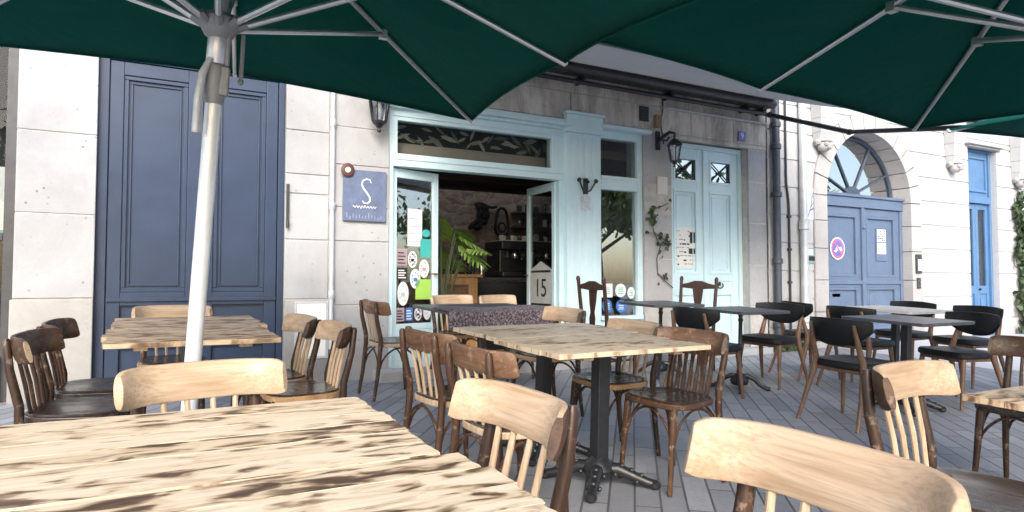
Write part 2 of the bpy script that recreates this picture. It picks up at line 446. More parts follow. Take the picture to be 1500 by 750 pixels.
        for m_ in (mat if isinstance(mat, (list, tuple)) else (mat,)): me.materials.append(m_)
        o = bpy.data.objects.new(name, me); COL.objects.link(o)
        if parent is not None: o.parent = parent
        if solid:
            md = o.modifiers.new('solid', 'SOLIDIFY'); md.thickness = solid
        if bevel:
            md = o.modifiers.new('bevel', 'BEVEL'); md.width = bevel; md.segments = 2; md.limit_method = 'ANGLE'; md.angle_limit = R(40)
            md.harden_normals = True
        return o

def tag(o, label=None, cat=None, group=None, kind=None):
    if label: o['label'] = label
    if cat: o['category'] = cat
    if group: o['group'] = group
    if kind: o['kind'] = kind
    return o
def thing(name, label, cat, group=None, loc=(0, 0, 0), mat=None):
    o = bpy.data.objects.new(name, None); COL.objects.link(o); o.empty_display_size = .1
    if mat is not None: o.matrix_world = mat
    else: o.location = loc
    return tag(o, label, cat, group)
def kids(o): return [c for c in bpy.data.objects if c.parent is o]
def dup(o, mat=None, label=None, parent=None):
    c = o.copy(); COL.objects.link(c)
    c.parent = parent
    for ch in kids(o): dup(ch, None, None, c)
    if mat is not None: c.matrix_world = mat
    if label: c['label'] = label
    return c
def place(x, y, ang=0, s=1.0, z=0):
    return T @ Matrix.Translation((x, y, z)) @ Matrix.Rotation(R(ang), 4, 'Z') @ Matrix.Scale(s, 4)
def text_bm(txt, size, M, depth=.002, shear=0):
    cu = bpy.data.curves.new('lettering', 'FONT'); cu.body = txt; cu.size = size; cu.extrude = depth; cu.align_x = 'CENTER'; cu.align_y = 'CENTER'; cu.shear = shear
    o = bpy.data.objects.new('lettering', cu); COL.objects.link(o)
    dg = bpy.context.evaluated_depsgraph_get()
    me = bpy.data.meshes.new_from_object(o.evaluated_get(dg))
    mb = MB(); mb.M = M
    mb.add([tuple(v.co) for v in me.vertices], [tuple(p.vertices) for p in me.polygons])
    bpy.data.objects.remove(o); bpy.data.meshes.remove(me)
    return mb
FACE = Matrix.Rotation(R(90), 4, 'X')     # text lying in xy stands up facing -y
def facing(x, y, z): return Matrix.Translation((x, y, z)) @ FACE

# ------------------------------------------------------------------ ground
g = MB()
rows = [(60, 0), (0, 0), (-10, -10 * math.tan(TH)), (-400, -10 * math.tan(TH))]
xs = [-300, -5, 25, 300]
vs = [(x, y, z) for (y, z) in rows for x in xs]
g.add(vs, [(i * 4 + k, (i + 1) * 4 + k, (i + 1) * 4 + k + 1, i * 4 + k + 1) for i in range(3) for k in range(3)])
tag(g.build('ground', M_pave, smooth=False, recalc=False), kind='structure')
def sheet(name, poly, mat, dz=.004):
    mb = MB(); mb.M = T
    mb.add([(x, y, dz) for x, y in poly], [tuple(range(len(poly)))])
    return tag(mb.build(name, mat, smooth=False, recalc=False), kind='structure')
sheet('pavement', [(8.7, -2.3), (40, -2.3), (40, -.0), (8.7, -.0)], M_flag)
k_ = MB(); k_.M = T
for i in range(20): k_.box(8.7 + i * 1.0, 9.694 + i * 1.0, -2.42, -2.30, -.05, .03)
tag(k_.build('kerb', M_flag, bevel=.006), kind='structure')
k_ = MB()
k_.box(2.0, 5.55, -.26, -.002, -.1, .085); k_.box(5.6, 7.3, -.2, -.002, -.1, .07)
tag(k_.build('doorstep_path', M_white, bevel=.01), kind='structure')

# ------------------------------------------------------------------ the old stone building with the cafe
B1 = thing('stone_building', 'old limestone building holding the pale blue cafe front and navy doors', 'building', loc=(2.3, .2, 0))
def W(mb, name, mat, parent=B1, **k): return mb.build(name, mat, parent, world=True, **k)
TOPZ = 6.4
core = MB()
ops = [(-3.4, -.80, 2.95), (-.275, 1.185, 2.80), (2.157, 5.343, 2.74), (5.773, 7.116, 2.69)]
core.box(-6, -3.403, .012, .35, -.2, TOPZ)
prev = None
for i, (a, b_, zt) in enumerate(ops):
    core.box(a - .003, b_ + .003, .012, .35, zt + .02, TOPZ)
    nx = ops[i + 1][0] if i < 3 else 7.45
    core.box(b_ + .003, nx - .003, .012, .35, -.2, TOPZ)
W(core, 'masonry_core', M_jointd, smooth=False)
def blocks(mb, x0, x1, zs, y0=0., y1=.05, split=None, g_=.004, off=0):
    for k in range(len(zs) - 1):
        cuts = [x0, x1]
        if split:
            c = x0 + split * (.5 if (k + off) % 2 else 1.0)
            cuts = [x0]
            while c < x1 - .15: cuts.append(c); c += split
            cuts.append(x1)
        for a, b_ in zip(cuts[:-1], cuts[1:]):
            d = random.uniform(-.003, .003)
            mb.box(a + (g_ if a > x0 else 0), b_ - (g_ if b_ < x1 else 0), y0 + d, y1, zs[k] + g_, zs[k + 1] - g_)
Z1 = [-.2, .785, 1.445, 2.085, 2.75, 3.4, 4.0, 4.6, 5.2, 5.8, TOPZ]
for args, kw in (((-6, -3.4, Z1), dict(split=.9)), ((-.80, -.275, Z1[1:5]), {}), ((1.185, 1.575, [.76, 1.3, 1.72, 1.90, 2.3, 2.8]), {}),
                 ((1.625, 2.157, [-.2, .7, 1.3, 1.62, 2.02, 2.38, 2.80]), dict(off=1)), ((5.343, 5.773, [-.2, .62, 1.2, 1.75, 2.1, 2.74]), dict(y0=.01)),
                 ((7.116, 7.45, [-.2, .6, 1.15, 1.7, 2.25, 2.69]), dict(y0=.01))):
    pier = MB(); blocks(pier, *args, **kw); W(pier, 'stone_pier', M_stone, bevel=.007)
for args, y0 in (((-.815, -.275, [-.2, .785]), -.015), ((1.185, 1.59, [-.2, .76]), -.012)):
    pl = MB(); blocks(pl, *args, y0=y0); W(pl, 'plinth', M_stone3, bevel=.01)
up = MB()
blocks(up, -3.4, 2.157, [2.96, 3.5, 4.1, 4.7, 5.3, TOPZ], split=1.05)
blocks(up, -.80, -.275, [2.75, 2.96]); blocks(up, 1.185, 2.157, [2.80, 2.96])
blocks(up, -.275, 1.185, [2.80, 2.96], split=.48); blocks(up, -3.4, -.80, [2.95, 2.965])
W(up, 'upper_stone', M_stone, bevel=.006)
lt = MB()
blocks(lt, 2.157, 5.343, [2.745, 3.06], split=1.06); blocks(lt, 5.343, 7.45, [2.745, 3.06], split=.75)
blocks(lt, 5.773, 7.116, [2.69, 2.745]); blocks(lt, 7.116, 7.45, [2.69, 2.745]);
blocks(lt, 2.157, 7.45, [3.06, 3.55, 4.1, 4.7, 5.3, TOPZ], split=1.3)
W(lt, 'weathered_lintel', M_stone2, bevel=.008)
co = MB(); co.box(5.6, 7.44, -.055, .0, 3.035, 3.06); W(co, 'stone_ledge', M_white, bevel=.006)
co = MB(); co.box(-6, 7.45, -.12, .03, 4.2, 4.32); co.box(-6, 7.45, -.07, .03, 4.12, 4.2)
W(co, 'string_course', M_stone, bevel=.01)

# left shop window (mostly outside the frame)
wn = MB()
wn.box(-3.4, -3.3, .10, .18, 0, 2.95); wn.box(-.88, -.802, .10, .18, 0, 2.95); wn.box(-3.3, -.88, .10, .18, 2.78, 2.95)
wn.box(-3.3, -.88, .10, .18, 1.23, 1.29); wn.box(-3.3, -.88, .10, .18, .35, .45)
wf = W(wn, 'shop_window', M_ironm, bevel=.004)
wn = MB(); wn.box(-3.3, -.88, .135, .141, .45, 2.78); W(wn, 'pane', M_glassd, wf)
wn = MB(); wn.box(-3.3, -.88, .05, .20, 0, .35); W(wn, 'stall_riser', M_gblue, wf, bevel=.004)
wn = MB(); wn.box(-3.35, -.85, .55, .57, 1.34, 1.86); W(wn, 'white_blind', M_paper, wf)
wn = MB(); wn.box(-3.35, -.85, .54, .56, 1.27, 1.335); W(wn, 'green_blind_edge', M_teal, wf)
wn = MB(); wn.box(-3.4, -.6, 1.4, 1.45, -.1, 3.1); W(wn, 'back_partition', M_ink, wf)  # black colour stands in for the shade inside this shop

def frame_panel(mb, x0, x1, z0, z1, y, fw=.02, fd=.018):
    """raised moulding round a panel"""
    mb.box(x0, x1, y - fd, y, z0, z0 + fw); mb.box(x0, x1, y - fd, y, z1 - fw, z1)
    mb.box(x0, x0 + fw, y - fd, y, z0 + fw, z1 - fw); mb.box(x1 - fw, x1, y - fd, y, z0 + fw, z1 - fw)

# navy double doors
nd = MB()
nd.box(-.275, 1.185, .11, .16, -.05, 2.80)
nd.box(-.275, -.20, .06, .11, 0, 2.80); nd.box(1.13, 1.185, .06, .11, 0, 2.80); nd.box(-.20, 1.13, .06, .11, 2.74, 2.80)
navy = W(nd, 'navy_door', M_blue, bevel=.004)
for (a, b_) in ((-.195, .487), (.497, 1.125)):
    lf = MB()
    st = .10
    lf.box(a, a + st, .075, .11, 0.02, 2.735); lf.box(b_ - st, b_, .075, .11, .02, 2.735)
    lf.box(a + st, b_ - st, .075, .11, 2.625, 2.735); lf.box(a + st, b_ - st, .075, .11, .72, .83); lf.box(a + st, b_ - st, .075, .11, .02, .12)
    lf.box(a + st, b_ - st, .082, .11, .36, .375)
    lf.box(a, b_, .055, .075, .752, .785)
    frame_panel(lf, a + st, b_ - st, .83, 2.625, .11, .035, .022)
    frame_panel(lf, a + st + .05, b_ - st - .05, .88, 2.575, .11, .016, .014)
    W(lf, 'door_leaf', M_blue, B1, bevel=.005)
bd = MB(); bd.box(.482, .503, .055, .08, .02, 2.73); W(bd, 'meeting_bead', M_blue, navy, bevel=.006)
kb = MB(); kb.sphere((.455, .05, 1.12), .017); kb.tube([(.455, .05, 1.12), (.455, .08, 1.12)], .008); W(kb, 'handle', M_ironm, navy)
hg = MB(); hg.box(1.19, 1.215, -.02, .0, 1.42, 1.80); hg.tube([(1.2, -.03, 1.40), (1.2, -.03, 1.46)], .014)
tag(hg.build('shutter_stay', M_ironm, bevel=.003), 'dark iron shutter stay fixed on the stone beside the navy doors', 'bracket')

# ---- cafe front (pale blue joinery)
YF = .05
cf = MB()
cf.box(2.157, 2.215, YF, YF + .12, 0, 2.66)                       # left jamb
cf.box(2.215, 4.21, YF, YF + .12, 2.56, 2.66)                     # head
cf.box(2.215, 4.21, YF - .01, YF + .12, 2.06, 2.125); cf.box(2.215, 4.21, YF - .02, YF + .1, 2.125, 2.15)
cf.box(2.215, 2.26, YF + .01, YF + .1, 2.15, 2.56); cf.box(4.06, 4.21, YF, YF + .12, 2.15, 2.56)
cf.box(2.26, 4.06, YF + .01, YF + .1, 2.52, 2.56); cf.box(2.26, 4.06, YF + .01, YF + .1, 2.15, 2.19)
cf.box(4.15, 4.21, YF, YF + .12, 0, 2.06)
front = W(cf, 'cafe_front', M_pale, bevel=.004)
cn = MB(); cn.box(2.12, 4.25, -.07, .16, 2.66, 2.70); cn.box(2.13, 4.24, -.04, .16, 2.70, 2.735); cn.box(2.15, 4.22, -.01, .16, 2.63, 2.66)
cn.box(4.665, 5.40, -.07, .16, 2.69, 2.735)
W(cn, 'cornice', M_pale, front, bevel=.006)
pa = MB(); pa.box(4.21, 4.665, -.02, .17, .14, 2.60); pa.box(4.20, 4.675, -.04, .17, 0, .14); pa.box(4.19, 4.685, -.055, .17, 2.60, 2.80); pa.box(4.17, 4.70, -.08, .17, 2.80, 2.83)
for k in range(4): pa.box(4.27 + k * .095, 4.32 + k * .095, -.032, -.02, .35, 1.78); pa.box(4.27 + k * .095, 4.32 + k * .095, -.032, -.02, 2.1, 2.55)
W(pa, 'pilaster', M_pale, front, bevel=.005)
tg = MB(); tg.box(2.26, 4.06, YF + .05, YF + .056, 2.19, 2.52); W(tg, 'transom_pane', M_glassd, front)
# side window
sw = MB()
sw.box(4.665, 4.73, YF, YF + .12, 0, 2.69); sw.box(5.27, 5.343, YF, YF + .12, 0, 2.69)
sw.box(4.73, 5.27, YF, YF + .12, 2.60, 2.69); sw.box(4.73, 5.27, YF, YF + .12, 2.0, 2.16); sw.box(4.73, 5.27, YF - .015, YF, 2.12, 2.16)
sw.box(4.73, 5.27, YF, YF + .12, 0.0, .48); sw.box(4.70, 5.31, YF - .05, YF + .12, .48, .525)
frame_panel(sw, 4.78, 5.22, .08, .42, YF, .02, .012)
W(sw, 'side_window', M_pale, front, bevel=.004)
for (za, zb, gm) in ((.525, 2.0, M_glass), (2.16, 2.60, M_glassd)):
    tg = MB(); tg.box(4.73, 5.27, YF + .05, YF + .056, za, zb); W(tg, 'window_pane', gm, front)
# open door leaves
def leaf(hx, ang, width, flip, name):
    mb = MB()
    Mx = Matrix.Translation((hx, YF + .07, 0)) @ Matrix.Rotation(R(ang), 4, 'Z')
    mb.M = Mx; s = -1 if flip else 1
    def bx(a, b_, y0, y1, z0, z1): mb.box(min(s * a, s * b_), max(s * a, s * b_), y0, y1, z0, z1)
    bx(0, .06, -.02, .02, .02, 2.05); bx(width - .07, width, -.02, .02, .02, 2.05)
    bx(.06, width - .07, -.02, .02, 1.96, 2.05); bx(.06, width - .07, -.02, .02, .02, .14); bx(.06, width - .07, -.015, .015, .14, .44); bx(.06, width - .07, -.02, .02, .44, .50)
    lf = W(mb, name, M_pale, B1, bevel=.004)
    mb = MB(); mb.M = Mx; bx(.06, width - .07, -.003, .003, .50, 1.96); W(mb, 'leaf_pane', M_glassd if flip else M_glass, lf)
    mb = MB(); mb.M = Mx; mb.tube([(s * (width - .045), -.02, 1.0), (s * (width - .045), -.06, 1.0), (s * (width - .11), -.06, 1.0)], .009); W(mb, 'handle', M_brass, lf)
    return lf, Mx
lfL, MxL = leaf(2.215, 16, .585, False, 'door_leaf')
lfR, MxR = leaf(4.15, -93, .68, True, 'door_leaf')
# stickers and notices on the left leaf (a bit proud of the glass)
def card(parent, Mx, x0, x1, z0, z1, mat, name='sticker', rnd=False, y=-.0055):
    mb = MB(); mb.M = Mx
    if rnd:
        cx, cz, rx, rz = (x0 + x1) / 2, (z0 + z1) / 2, (x1 - x0) / 2, (z1 - z0) / 2
        mb.prism_y([(cx + rx * math.cos(2 * PI * k / 20), cz + rz * math.sin(2 * PI * k / 20)) for k in range(20)], y, y + .0015)
    else: mb.box(x0, x1, y, y + .0015, z0, z1)
    o = W(mb, name, mat, parent, smooth=False); return o
def fx(x): return .065 + (x - .10) * .57
for (a, b_, c_, d_, mt, rn, pr) in ((.34, .66, 1.28, 1.66, M_paper, 0, M_zinc), (.11, .33, 1.08, 1.25, M_pink, 0, M_ink), (.35, .55, 1.06, 1.23, M_paper, 1, M_ink), (.62, .86, 1.17, 1.36, M_teal, 0, None),
        (.60, .82, .96, 1.15, M_paper, 1, M_pink), (.40, .63, .85, 1.05, M_paper, 1, M_sblue), (.13, .37, .68, .92, M_paper, 1, M_zinc), (.52, .86, .74, .945, M_green, 0, None),
        (.10, .28, .525, .66, M_pink, 0, M_ink), (.31, .46, .525, .66, M_sblue, 0, M_paper), (.50, .66, .525, .66, M_paper, 1, M_ink), (.70, .86, .53, .67, M_paper, 1, M_zinc), (.66, .84, 1.38, 1.46, M_teal, 1, None), (.12, .34, .94, 1.06, M_ink, 0, M_paper)):
    mb = MB(); mb.M = MxL; a, b_ = fx(a), fx(b_); y = -.0055
    cx, cz, rx, rz = (a + b_) / 2, (c_ + d_) / 2, (b_ - a) / 2, (d_ - c_) / 2
    if rn: mb.prism_y([(cx + rx * math.cos(2 * PI * k / 20), cz + rz * math.sin(2 * PI * k / 20)) for k in range(20)], y, y + .0015)
    else: mb.box(a, b_, y, y + .0015, c_, d_)
    mb.cur = 1
    if pr is not None:
        if rn:
            for k in range(12):
                t = 2 * PI * k / 12
                if k % 4: mb.box(cx + .62 * rx * math.cos(t) - .006, cx + .62 * rx * math.cos(t) + .006, y - .0014, y - .0004, cz + .62 * rz * math.sin(t) - .01, cz + .62 * rz * math.sin(t) + .01)
            mb.box(cx - .35 * rx, cx + .35 * rx, y - .0014, y - .0004, cz - .25 * rz, cz + .1 * rz)
        else:
            for k in range(4): mb.box(a + .2 * rx, b_ - (.3 + .3 * (k % 2)) * rx, y - .0014, y - .0004, c_ + (k + .6) * (d_ - c_) / 5, c_ + (k + .6) * (d_ - c_) / 5 + .012)
    W(mb, 'sticker', [mt, pr or mt], lfL, smooth=False)
# white number card hanging inside the right leaf
mb = MB(); mb.M = MxR; mb.prism_y([(-.60, .60), (-.07, .60), (-.07, 1.06), (-.335, 1.16), (-.60, 1.06)], -.012, -.006)
mb.cur = 1
for z in (.645, 1.03): mb.box(-.57, -.10, -.014, -.0125, z, z + .025)
tm = text_bm('15', .30, MxR @ Matrix.Translation((-.335, -.014, .84)) @ FACE, .0012)
o_ = len(mb.v); mb.v += tm.v; mb.f += [tuple(i + o_ for i in f) for f in tm.f]; mb.mi += [1] * len(tm.f)
W(mb, 'number_card', [plain('aged_card', (.5, .52, .5), .6), M_ink], lfR, smooth=False)
# stickers low on the side window
Mi = Matrix.Translation((0, YF + .048, 0))
for (a, b_, c_, d_, mt, rn) in ((4.76, 4.92, .74, .90, M_paper, 0), (4.77, 4.91, .56, .72, M_sblue, 1), (4.96, 5.12, .74, .90, M_paper, 1), (4.97, 5.12, .56, .71, M_sblue, 1), (5.14, 5.25, .72, .86, M_paper, 1)):
    mb = MB(); mb.M = Mi; y = -.0055; cx, cz, rx, rz = (a + b_) / 2, (c_ + d_) / 2, (b_ - a) / 2, (d_ - c_) / 2
    if rn: mb.prism_y([(cx + rx * math.cos(2 * PI * k / 20), cz + rz * math.sin(2 * PI * k / 20)) for k in range(20)], y, y + .0015)
    else: mb.box(a, b_, y, y + .0015, c_, d_)
    mb.cur = 1
    for k in range(4): mb.box(cx - rx * .55 + .01 * (k % 2), cx + rx * .5, y - .0014, y - .0004, cz - rz * .5 + rz * .27 * k, cz - rz * .5 + rz * .27 * k + .008)
    W(mb, 'window_sticker', [mt, M_teal if mt is M_paper else M_paper], front, smooth=False)

# ---- pale double door with crossed grilles
pd = MB()
pd.box(5.773, 5.83, .13, .24, 0, 2.69); pd.box(7.06, 7.116, .13, .24, 0, 2.69); pd.box(5.83, 7.06, .13, .24, 2.63, 2.69)
pale = W(pd, 'pale_door', M_pale, bevel=.004)
for (a, b_) in ((5.833, 6.440), (6.450, 7.057)):
    lf = MB(); y = .16
    lf.box(a, a + .10, y, y + .05, .02, 2.63); lf.box(b_ - .10, b_, y, y + .05, .02, 2.63)
    for (za, zb) in ((2.52, 2.63), (2.10, 2.20), (.93, 1.02), (.78, .84), (.02, .16)): lf.box(a + .1, b_ - .1, y, y + .05, za, zb)
    lf.box(a + .1, b_ - .1, y + .025, y + .045, .16, .78); lf.box(a + .1, b_ - .1, y + .025, y + .045, 1.02, 2.10); lf.box(a + .1, b_ - .1, y + .012, y + .045, .84, .93)
    frame_panel(lf, a + .10, b_ - .10, 1.02, 2.10, y + .025, .03, .032)
    frame_panel(lf, a + .16, b_ - .16, 1.08, 2.04, y + .025, .016, .012)
    frame_panel(lf, a + .10, b_ - .10, .16, .78, y + .025, .03, .032)
    lf.box(a + .17, b_ - .17, y + .01, y + .025, .24, .70)
    frame_panel(lf, a + .10, b_ - .10, 2.20, 2.52, y + .02, .03, .03)
    l_ = W(lf, 'door_leaf', M_pale, B1, bevel=.004)
    q = MB(); q.box(a + .1, b_ - .1, y + .03, y + .034, 2.20, 2.52); W(q, 'grille_pane', M_glassf, l_)
    q = MB(); ca, cb = a + .13, b_ - .13
    for s_ in (0, 1):
        q.tube([(ca if s_ else cb, y + .008 + s_ * .01, 2.23), (cb if s_ else ca, y + .008 + s_ * .01, 2.49)], .009, 6)
    for xx in (ca, cb - .0): q.tube([(xx, y + .01, 2.23), (xx, y + .01, 2.49)], .006, 6)
    q.lathe([(.02, -.008), (.026, 0), (.02, .008)], ((ca + cb) / 2, y, 2.36), 10)
    W(q, 'grille', M_ironm, l_)
q = MB(); q.box(6.428, 6.462, .135, .16, .02, 2.62); W(q, 'meeting_bead', M_pale, pale, bevel=.006)
q = MB(); q.tube([(6.70 + .05 * math.sin(t), .13, .875 - .035 * math.cos(t)) for t in [k * .35 - 2.2 for k in range(14)]], .009, 8); q.sphere((6.70, .14, .905), .02); q.box(6.69, 6.71, .13, .17, .87, .90); W(q, 'knocker', M_black, pale)
# poster on its left leaf
q = MB(); q.box(5.93, 6.33, .177, .1805, 1.10, 1.62); q.cur = 1
random.seed(4)
for r_ in range(9):
    z = 1.57 - r_ * .052
    x = 5.96
    while x < 6.28:
        w_ = random.uniform(.02, .07)
        if random.random() < .62 and x + w_ < 6.31: q.box(x, x + w_, .1755, .1765, z - random.choice([.006, .008, .02]), z)
        x += w_ + .012
q.box(6.22, 6.31, .1755, .1765, 1.42, 1.56); q.box(6.2, 6.31, .1755, .1765, 1.28, 1.35)
tag(q.build('poster', [M_paper, M_ink], smooth=False), 'white notice with black print on the left leaf of the pale doors', 'poster')

# ---- interior of the cafe (room behind the front)
iw = MB()
iw.box(1.75, 7.3, 4.0, 4.1, -.05, 3.0); rb = W(iw, 'back_wall', M_rubble, smooth=False)
iw = MB(); iw.box(1.65, 1.75, .35, 4.1, -.05, 3.0); iw.box(7.3, 7.4, .35, 4.1, -.05, 3.0); W(iw, 'side_walls', M_plaster, smooth=False)
iw = MB(); iw.box(1.65, 7.4, .35, 4.1, -.08, .02); iw.box(2.21, 4.16, -.0, .35, -.08, .025); W(iw, 'shop_floor', M_floorin, smooth=False)
iw = MB(); iw.box(1.65, 7.4, .45, 2.75, 2.45, 2.55); iw.box(1.65, 2.6, 2.75, 4.1, 2.45, 2.55); iw.box(6.9, 7.4, 2.75, 4.1, 2.45, 2.55); W(iw, 'shop_ceiling', M_ceil, smooth=False)  # gap at the back added to let sky light onto the rear wall
iw = MB(); iw.box(1.65, 7.4, .455, .50, 2.30, 3.05); W(iw, 'sky_block_panel', M_beam, smooth=False)  # dark panel added to block sky showing through the transoms
iw = MB()
for k in range(3): iw.box(1.75, 7.3, .8 + k * .85, 1.0 + k * .85, 2.26, 2.448)
W(iw, 'ceiling_beams', M_beam, bevel=.01)
# transom: dark band with pale leaf garland, blind below it
q = MB(); q.box(2.22, 4.15, .40, .42, 2.33, 2.72); W(q, 'transom_backing', M_ink, front)
q = MB(); q.box(2.22, 4.15, .34, .36, 2.16, 2.355); W(q, 'transom_blind', M_blind, front)
q = MB(); random.seed(9)
for k in range(38):
    cx = 2.24 + 1.85 * k / 37 + random.uniform(-.02, .02); cz = 2.47 + random.uniform(-.08, .07); a = random.uniform(-1.2, 1.2); L = random.uniform(.09, .21); w_ = L * random.uniform(.18, .28)
    ux, uz = math.cos(a), math.sin(a)
    pts = [(cx + ux * L * t - uz * w_ * s_, cz + uz * L * t + ux * w_ * s_) for t, s_ in ((-.5, 0), (-.2, .45), (.15, .5), (.5, 0), (.15, -.5), (-.2, -.45))]
    y = .375 + random.uniform(-.012, .012)
    q.prism_y(pts, y, y + .002)
tag(q.build('leaf_garland', leafmat('garland_leaf', (.16, .22, .14), (.66, .68, .55), .1), smooth=False), 'pale leaf garland hung behind the cafe transom glass', 'garland')

# counter, machine, shelves, tools
ct = thing('bar_counter', 'honey wood bar counter with a small cupboard door inside the cafe', 'counter', loc=(3.75, 1.75, .02))
q = MB(); q.box(3.3, 3.85, 1.5, 2.2, .02, .98); q.box(3.27, 3.9, 1.46, 2.24, .98, 1.02); q.build('counter_end', M_counter, ct, world=True, bevel=.006)
q = MB(); q.box(3.88, 6.3, 1.72, 2.3, .02, .92); q.build('counter_body', M_machine, ct, world=True, bevel=.006)
q = MB(); q.box(3.86, 6.32, 1.68, 2.32, .94, .98); q.build('counter_slab', M_ironm, ct, world=True, bevel=.004)
q = MB(); q.box(3.45, 3.68, 1.485, 1.5, .35, .86); frame_panel(q, 3.42, 3.71, .32, .89, 1.5, .03, .022); dd = q.build('cupboard_door', M_rail_b, ct, world=True, bevel=.004)
q = MB(); q.sphere((3.65, 1.475, .6), .015); q.build('knob', M_brass, dd, world=True)
cm = thing('espresso_machine', 'black espresso machine with steel fittings on the bar counter', 'coffee machine', loc=(4.75, 2.0, .98))
q = MB(); q.box(4.35, 5.25, 1.85, 2.25, 1.05, 1.45); q.box(4.33, 5.27, 1.72, 2.27, .99, 1.07); q.box(4.33, 5.27, 1.74, 2.27, 1.36, 1.48); q.build('machine_body', M_machine, cm, world=True, bevel=.02)
for xx in (4.55, 4.8, 5.05):
    q = MB(); q.lathe([(.035, 0), (.045, .02), (.04, .07), (.03, .1)], (xx, 1.78, 1.24), 12); q.tube([(xx, 1.78, 1.25), (xx, 1.6, 1.23)], .012, 8); q.build('brew_head', M_chrome, cm, world=True)
q = MB(); q.box(4.4, 5.2, 1.9, 2.2, 1.49, 1.5); 
for k in range(9):
    q.lathe([(.02, 0), (.03, .02), (.035, .06), (.037, .07)], (4.45 + k * .09, 1.98 + (k % 2) * .1, 1.50), 10)
q.build('cup_rack', M_ceramic, cm, world=True)
gr = thing('coffee_grinder', 'steel and black coffee grinder beside the espresso machine', 'grinder', loc=(5.5, 1.95, .98))
q = MB(); q.box(5.42, 5.6, 1.86, 2.06, .985, 1.3); q.build('grinder_body', M_machine, gr, world=True, bevel=.02)
q = MB(); q.lathe([(.05, 0), (.085, .12), (.09, .2), (.03, .22)], (5.51, 1.96, 1.3), 14); q.build('hopper', M_chrome, gr, world=True)
random.seed(21)
bt = None
for k in range(14):
    x = 3.95 + k * .028 if k < 5 else 5.65 + (k - 5) * .075
    y = 1.8 + random.uniform(0, .35); h = random.uniform(.2, .32); r = .03
    q = MB(); q.lathe([(r, 0), (r, h * .6), (r * .8, h * .68), (r * .38, h * .78), (r * .38, h), (r * .3, h * 1.01)], (0, 0, 0), 10)
    b_ = q.build('bottle', random.choice([M_bottle, M_chrome, M_bottle, M_ceramic]))
    b_.location = (x, y, .981)
    tag(b_, 'small bottle or jar crowding the dark bar counter top', 'bottle', 'bottles and jars along the bar')
sh = thing('wall_shelf', 'dark wall shelf with cups on the rubble wall inside the cafe', 'shelf', loc=(6.3, 3.9, 1.75))
for z in (1.6, 1.85, 2.1):
    q = MB(); q.box(5.7, 7.0, 3.75, 3.99, z, z + .035); q.build('board', M_beam, sh, world=True, bevel=.003)
random.seed(3)
for z in (1.635, 1.885, 2.135):
    for k in range(7):
        q = MB(); hh_ = random.uniform(.06, .16); q.lathe([(.03, 0), (.045, .02), (.045, hh_), (.04, hh_)], (0, 0, 0), 10); o = q.build('cup', random.choice([M_ceramic, M_chrome, M_ceramic, M_bottle])); o.location = (5.8 + k * .17, 3.86, z)
        tag(o, 'cup or jar standing on the shelf inside the cafe', 'cup', 'cups on the cafe shelf')
# horse collar and harness hung on the rubble wall
q = MB()
q.tube([(5.50 + .13 * math.sin(t) * (1 - .2 * math.cos(t)), 3.93 - .02 * math.sin(t * 3), 1.95 + .24 * math.cos(t)) for t in [2 * PI * k / 28 for k in range(29)]], .026, 8)
q.tube([(5.50 + .07 * math.sin(t), 3.93, 1.86 + .08 * math.cos(t)) for t in [2 * PI * k / 20 for k in range(21)]], .015, 8)
tag(q.build('horse_collar', M_harn), 'dark leather horse collar hung on the rubble wall inside', 'horse collar')
q = MB()
for (dx, s_) in ((0, 1), (.12, .8), (.23, 1.1)):
    q.tube([(5.02 + dx * .7 - .14 * t * s_ + .1 * math.sin(t * PI), 3.92, 2.22 - .42 * t + .03 * math.sin(t * 9)) for t in [k / 12 for k in range(13)]], [.028 + .022 * math.sin(k) ** 2 for k in range(13)], 8)
q.tube([(4.98 + .42 * t, 3.93, 2.22 + .03 * math.sin(6 * t)) for t in [k / 8 for k in range(9)]], .022, 8)
tag(q.build('harness', M_harn), 'bundle of black harness straps hanging on the rubble wall', 'harness')

random.seed(14)
for k in range(9):
    q = MB(); r = random.uniform(.035, .06); hh_ = random.uniform(.12, .3)
    q.lathe([(r * .8, 0), (r, .02), (r, hh_ * .7), (r * .6, hh_ * .85), (r * .6, hh_)], (0, 0, 0), 12)
    o = q.build('jar', random.choice([M_chrome, M_ceramic, M_machine, M_bottle, M_brass])); o.location = (3.35 + (k % 5) * .11, 1.62 + (k // 5) * .25, 1.021)
    tag(o, 'small jar or jug standing on the honey wood counter end', 'jar', 'jars on the counter end')
pk = thing('hanging_pan', 'dark frying pan hung on the rubble wall right of the harness', 'pan', loc=(5.95, 3.95, 1.5))
q = MB(); q.M = facing(5.95, 3.93, 1.42); q.lathe([(.10, -.02), (.13, .02), (.125, .02), (.095, -.012)], n=20); q.tube([(0, .12, 0), (0, .34, 0)], .014, 6); q.build('pan_body', M_black, pk, world=True)
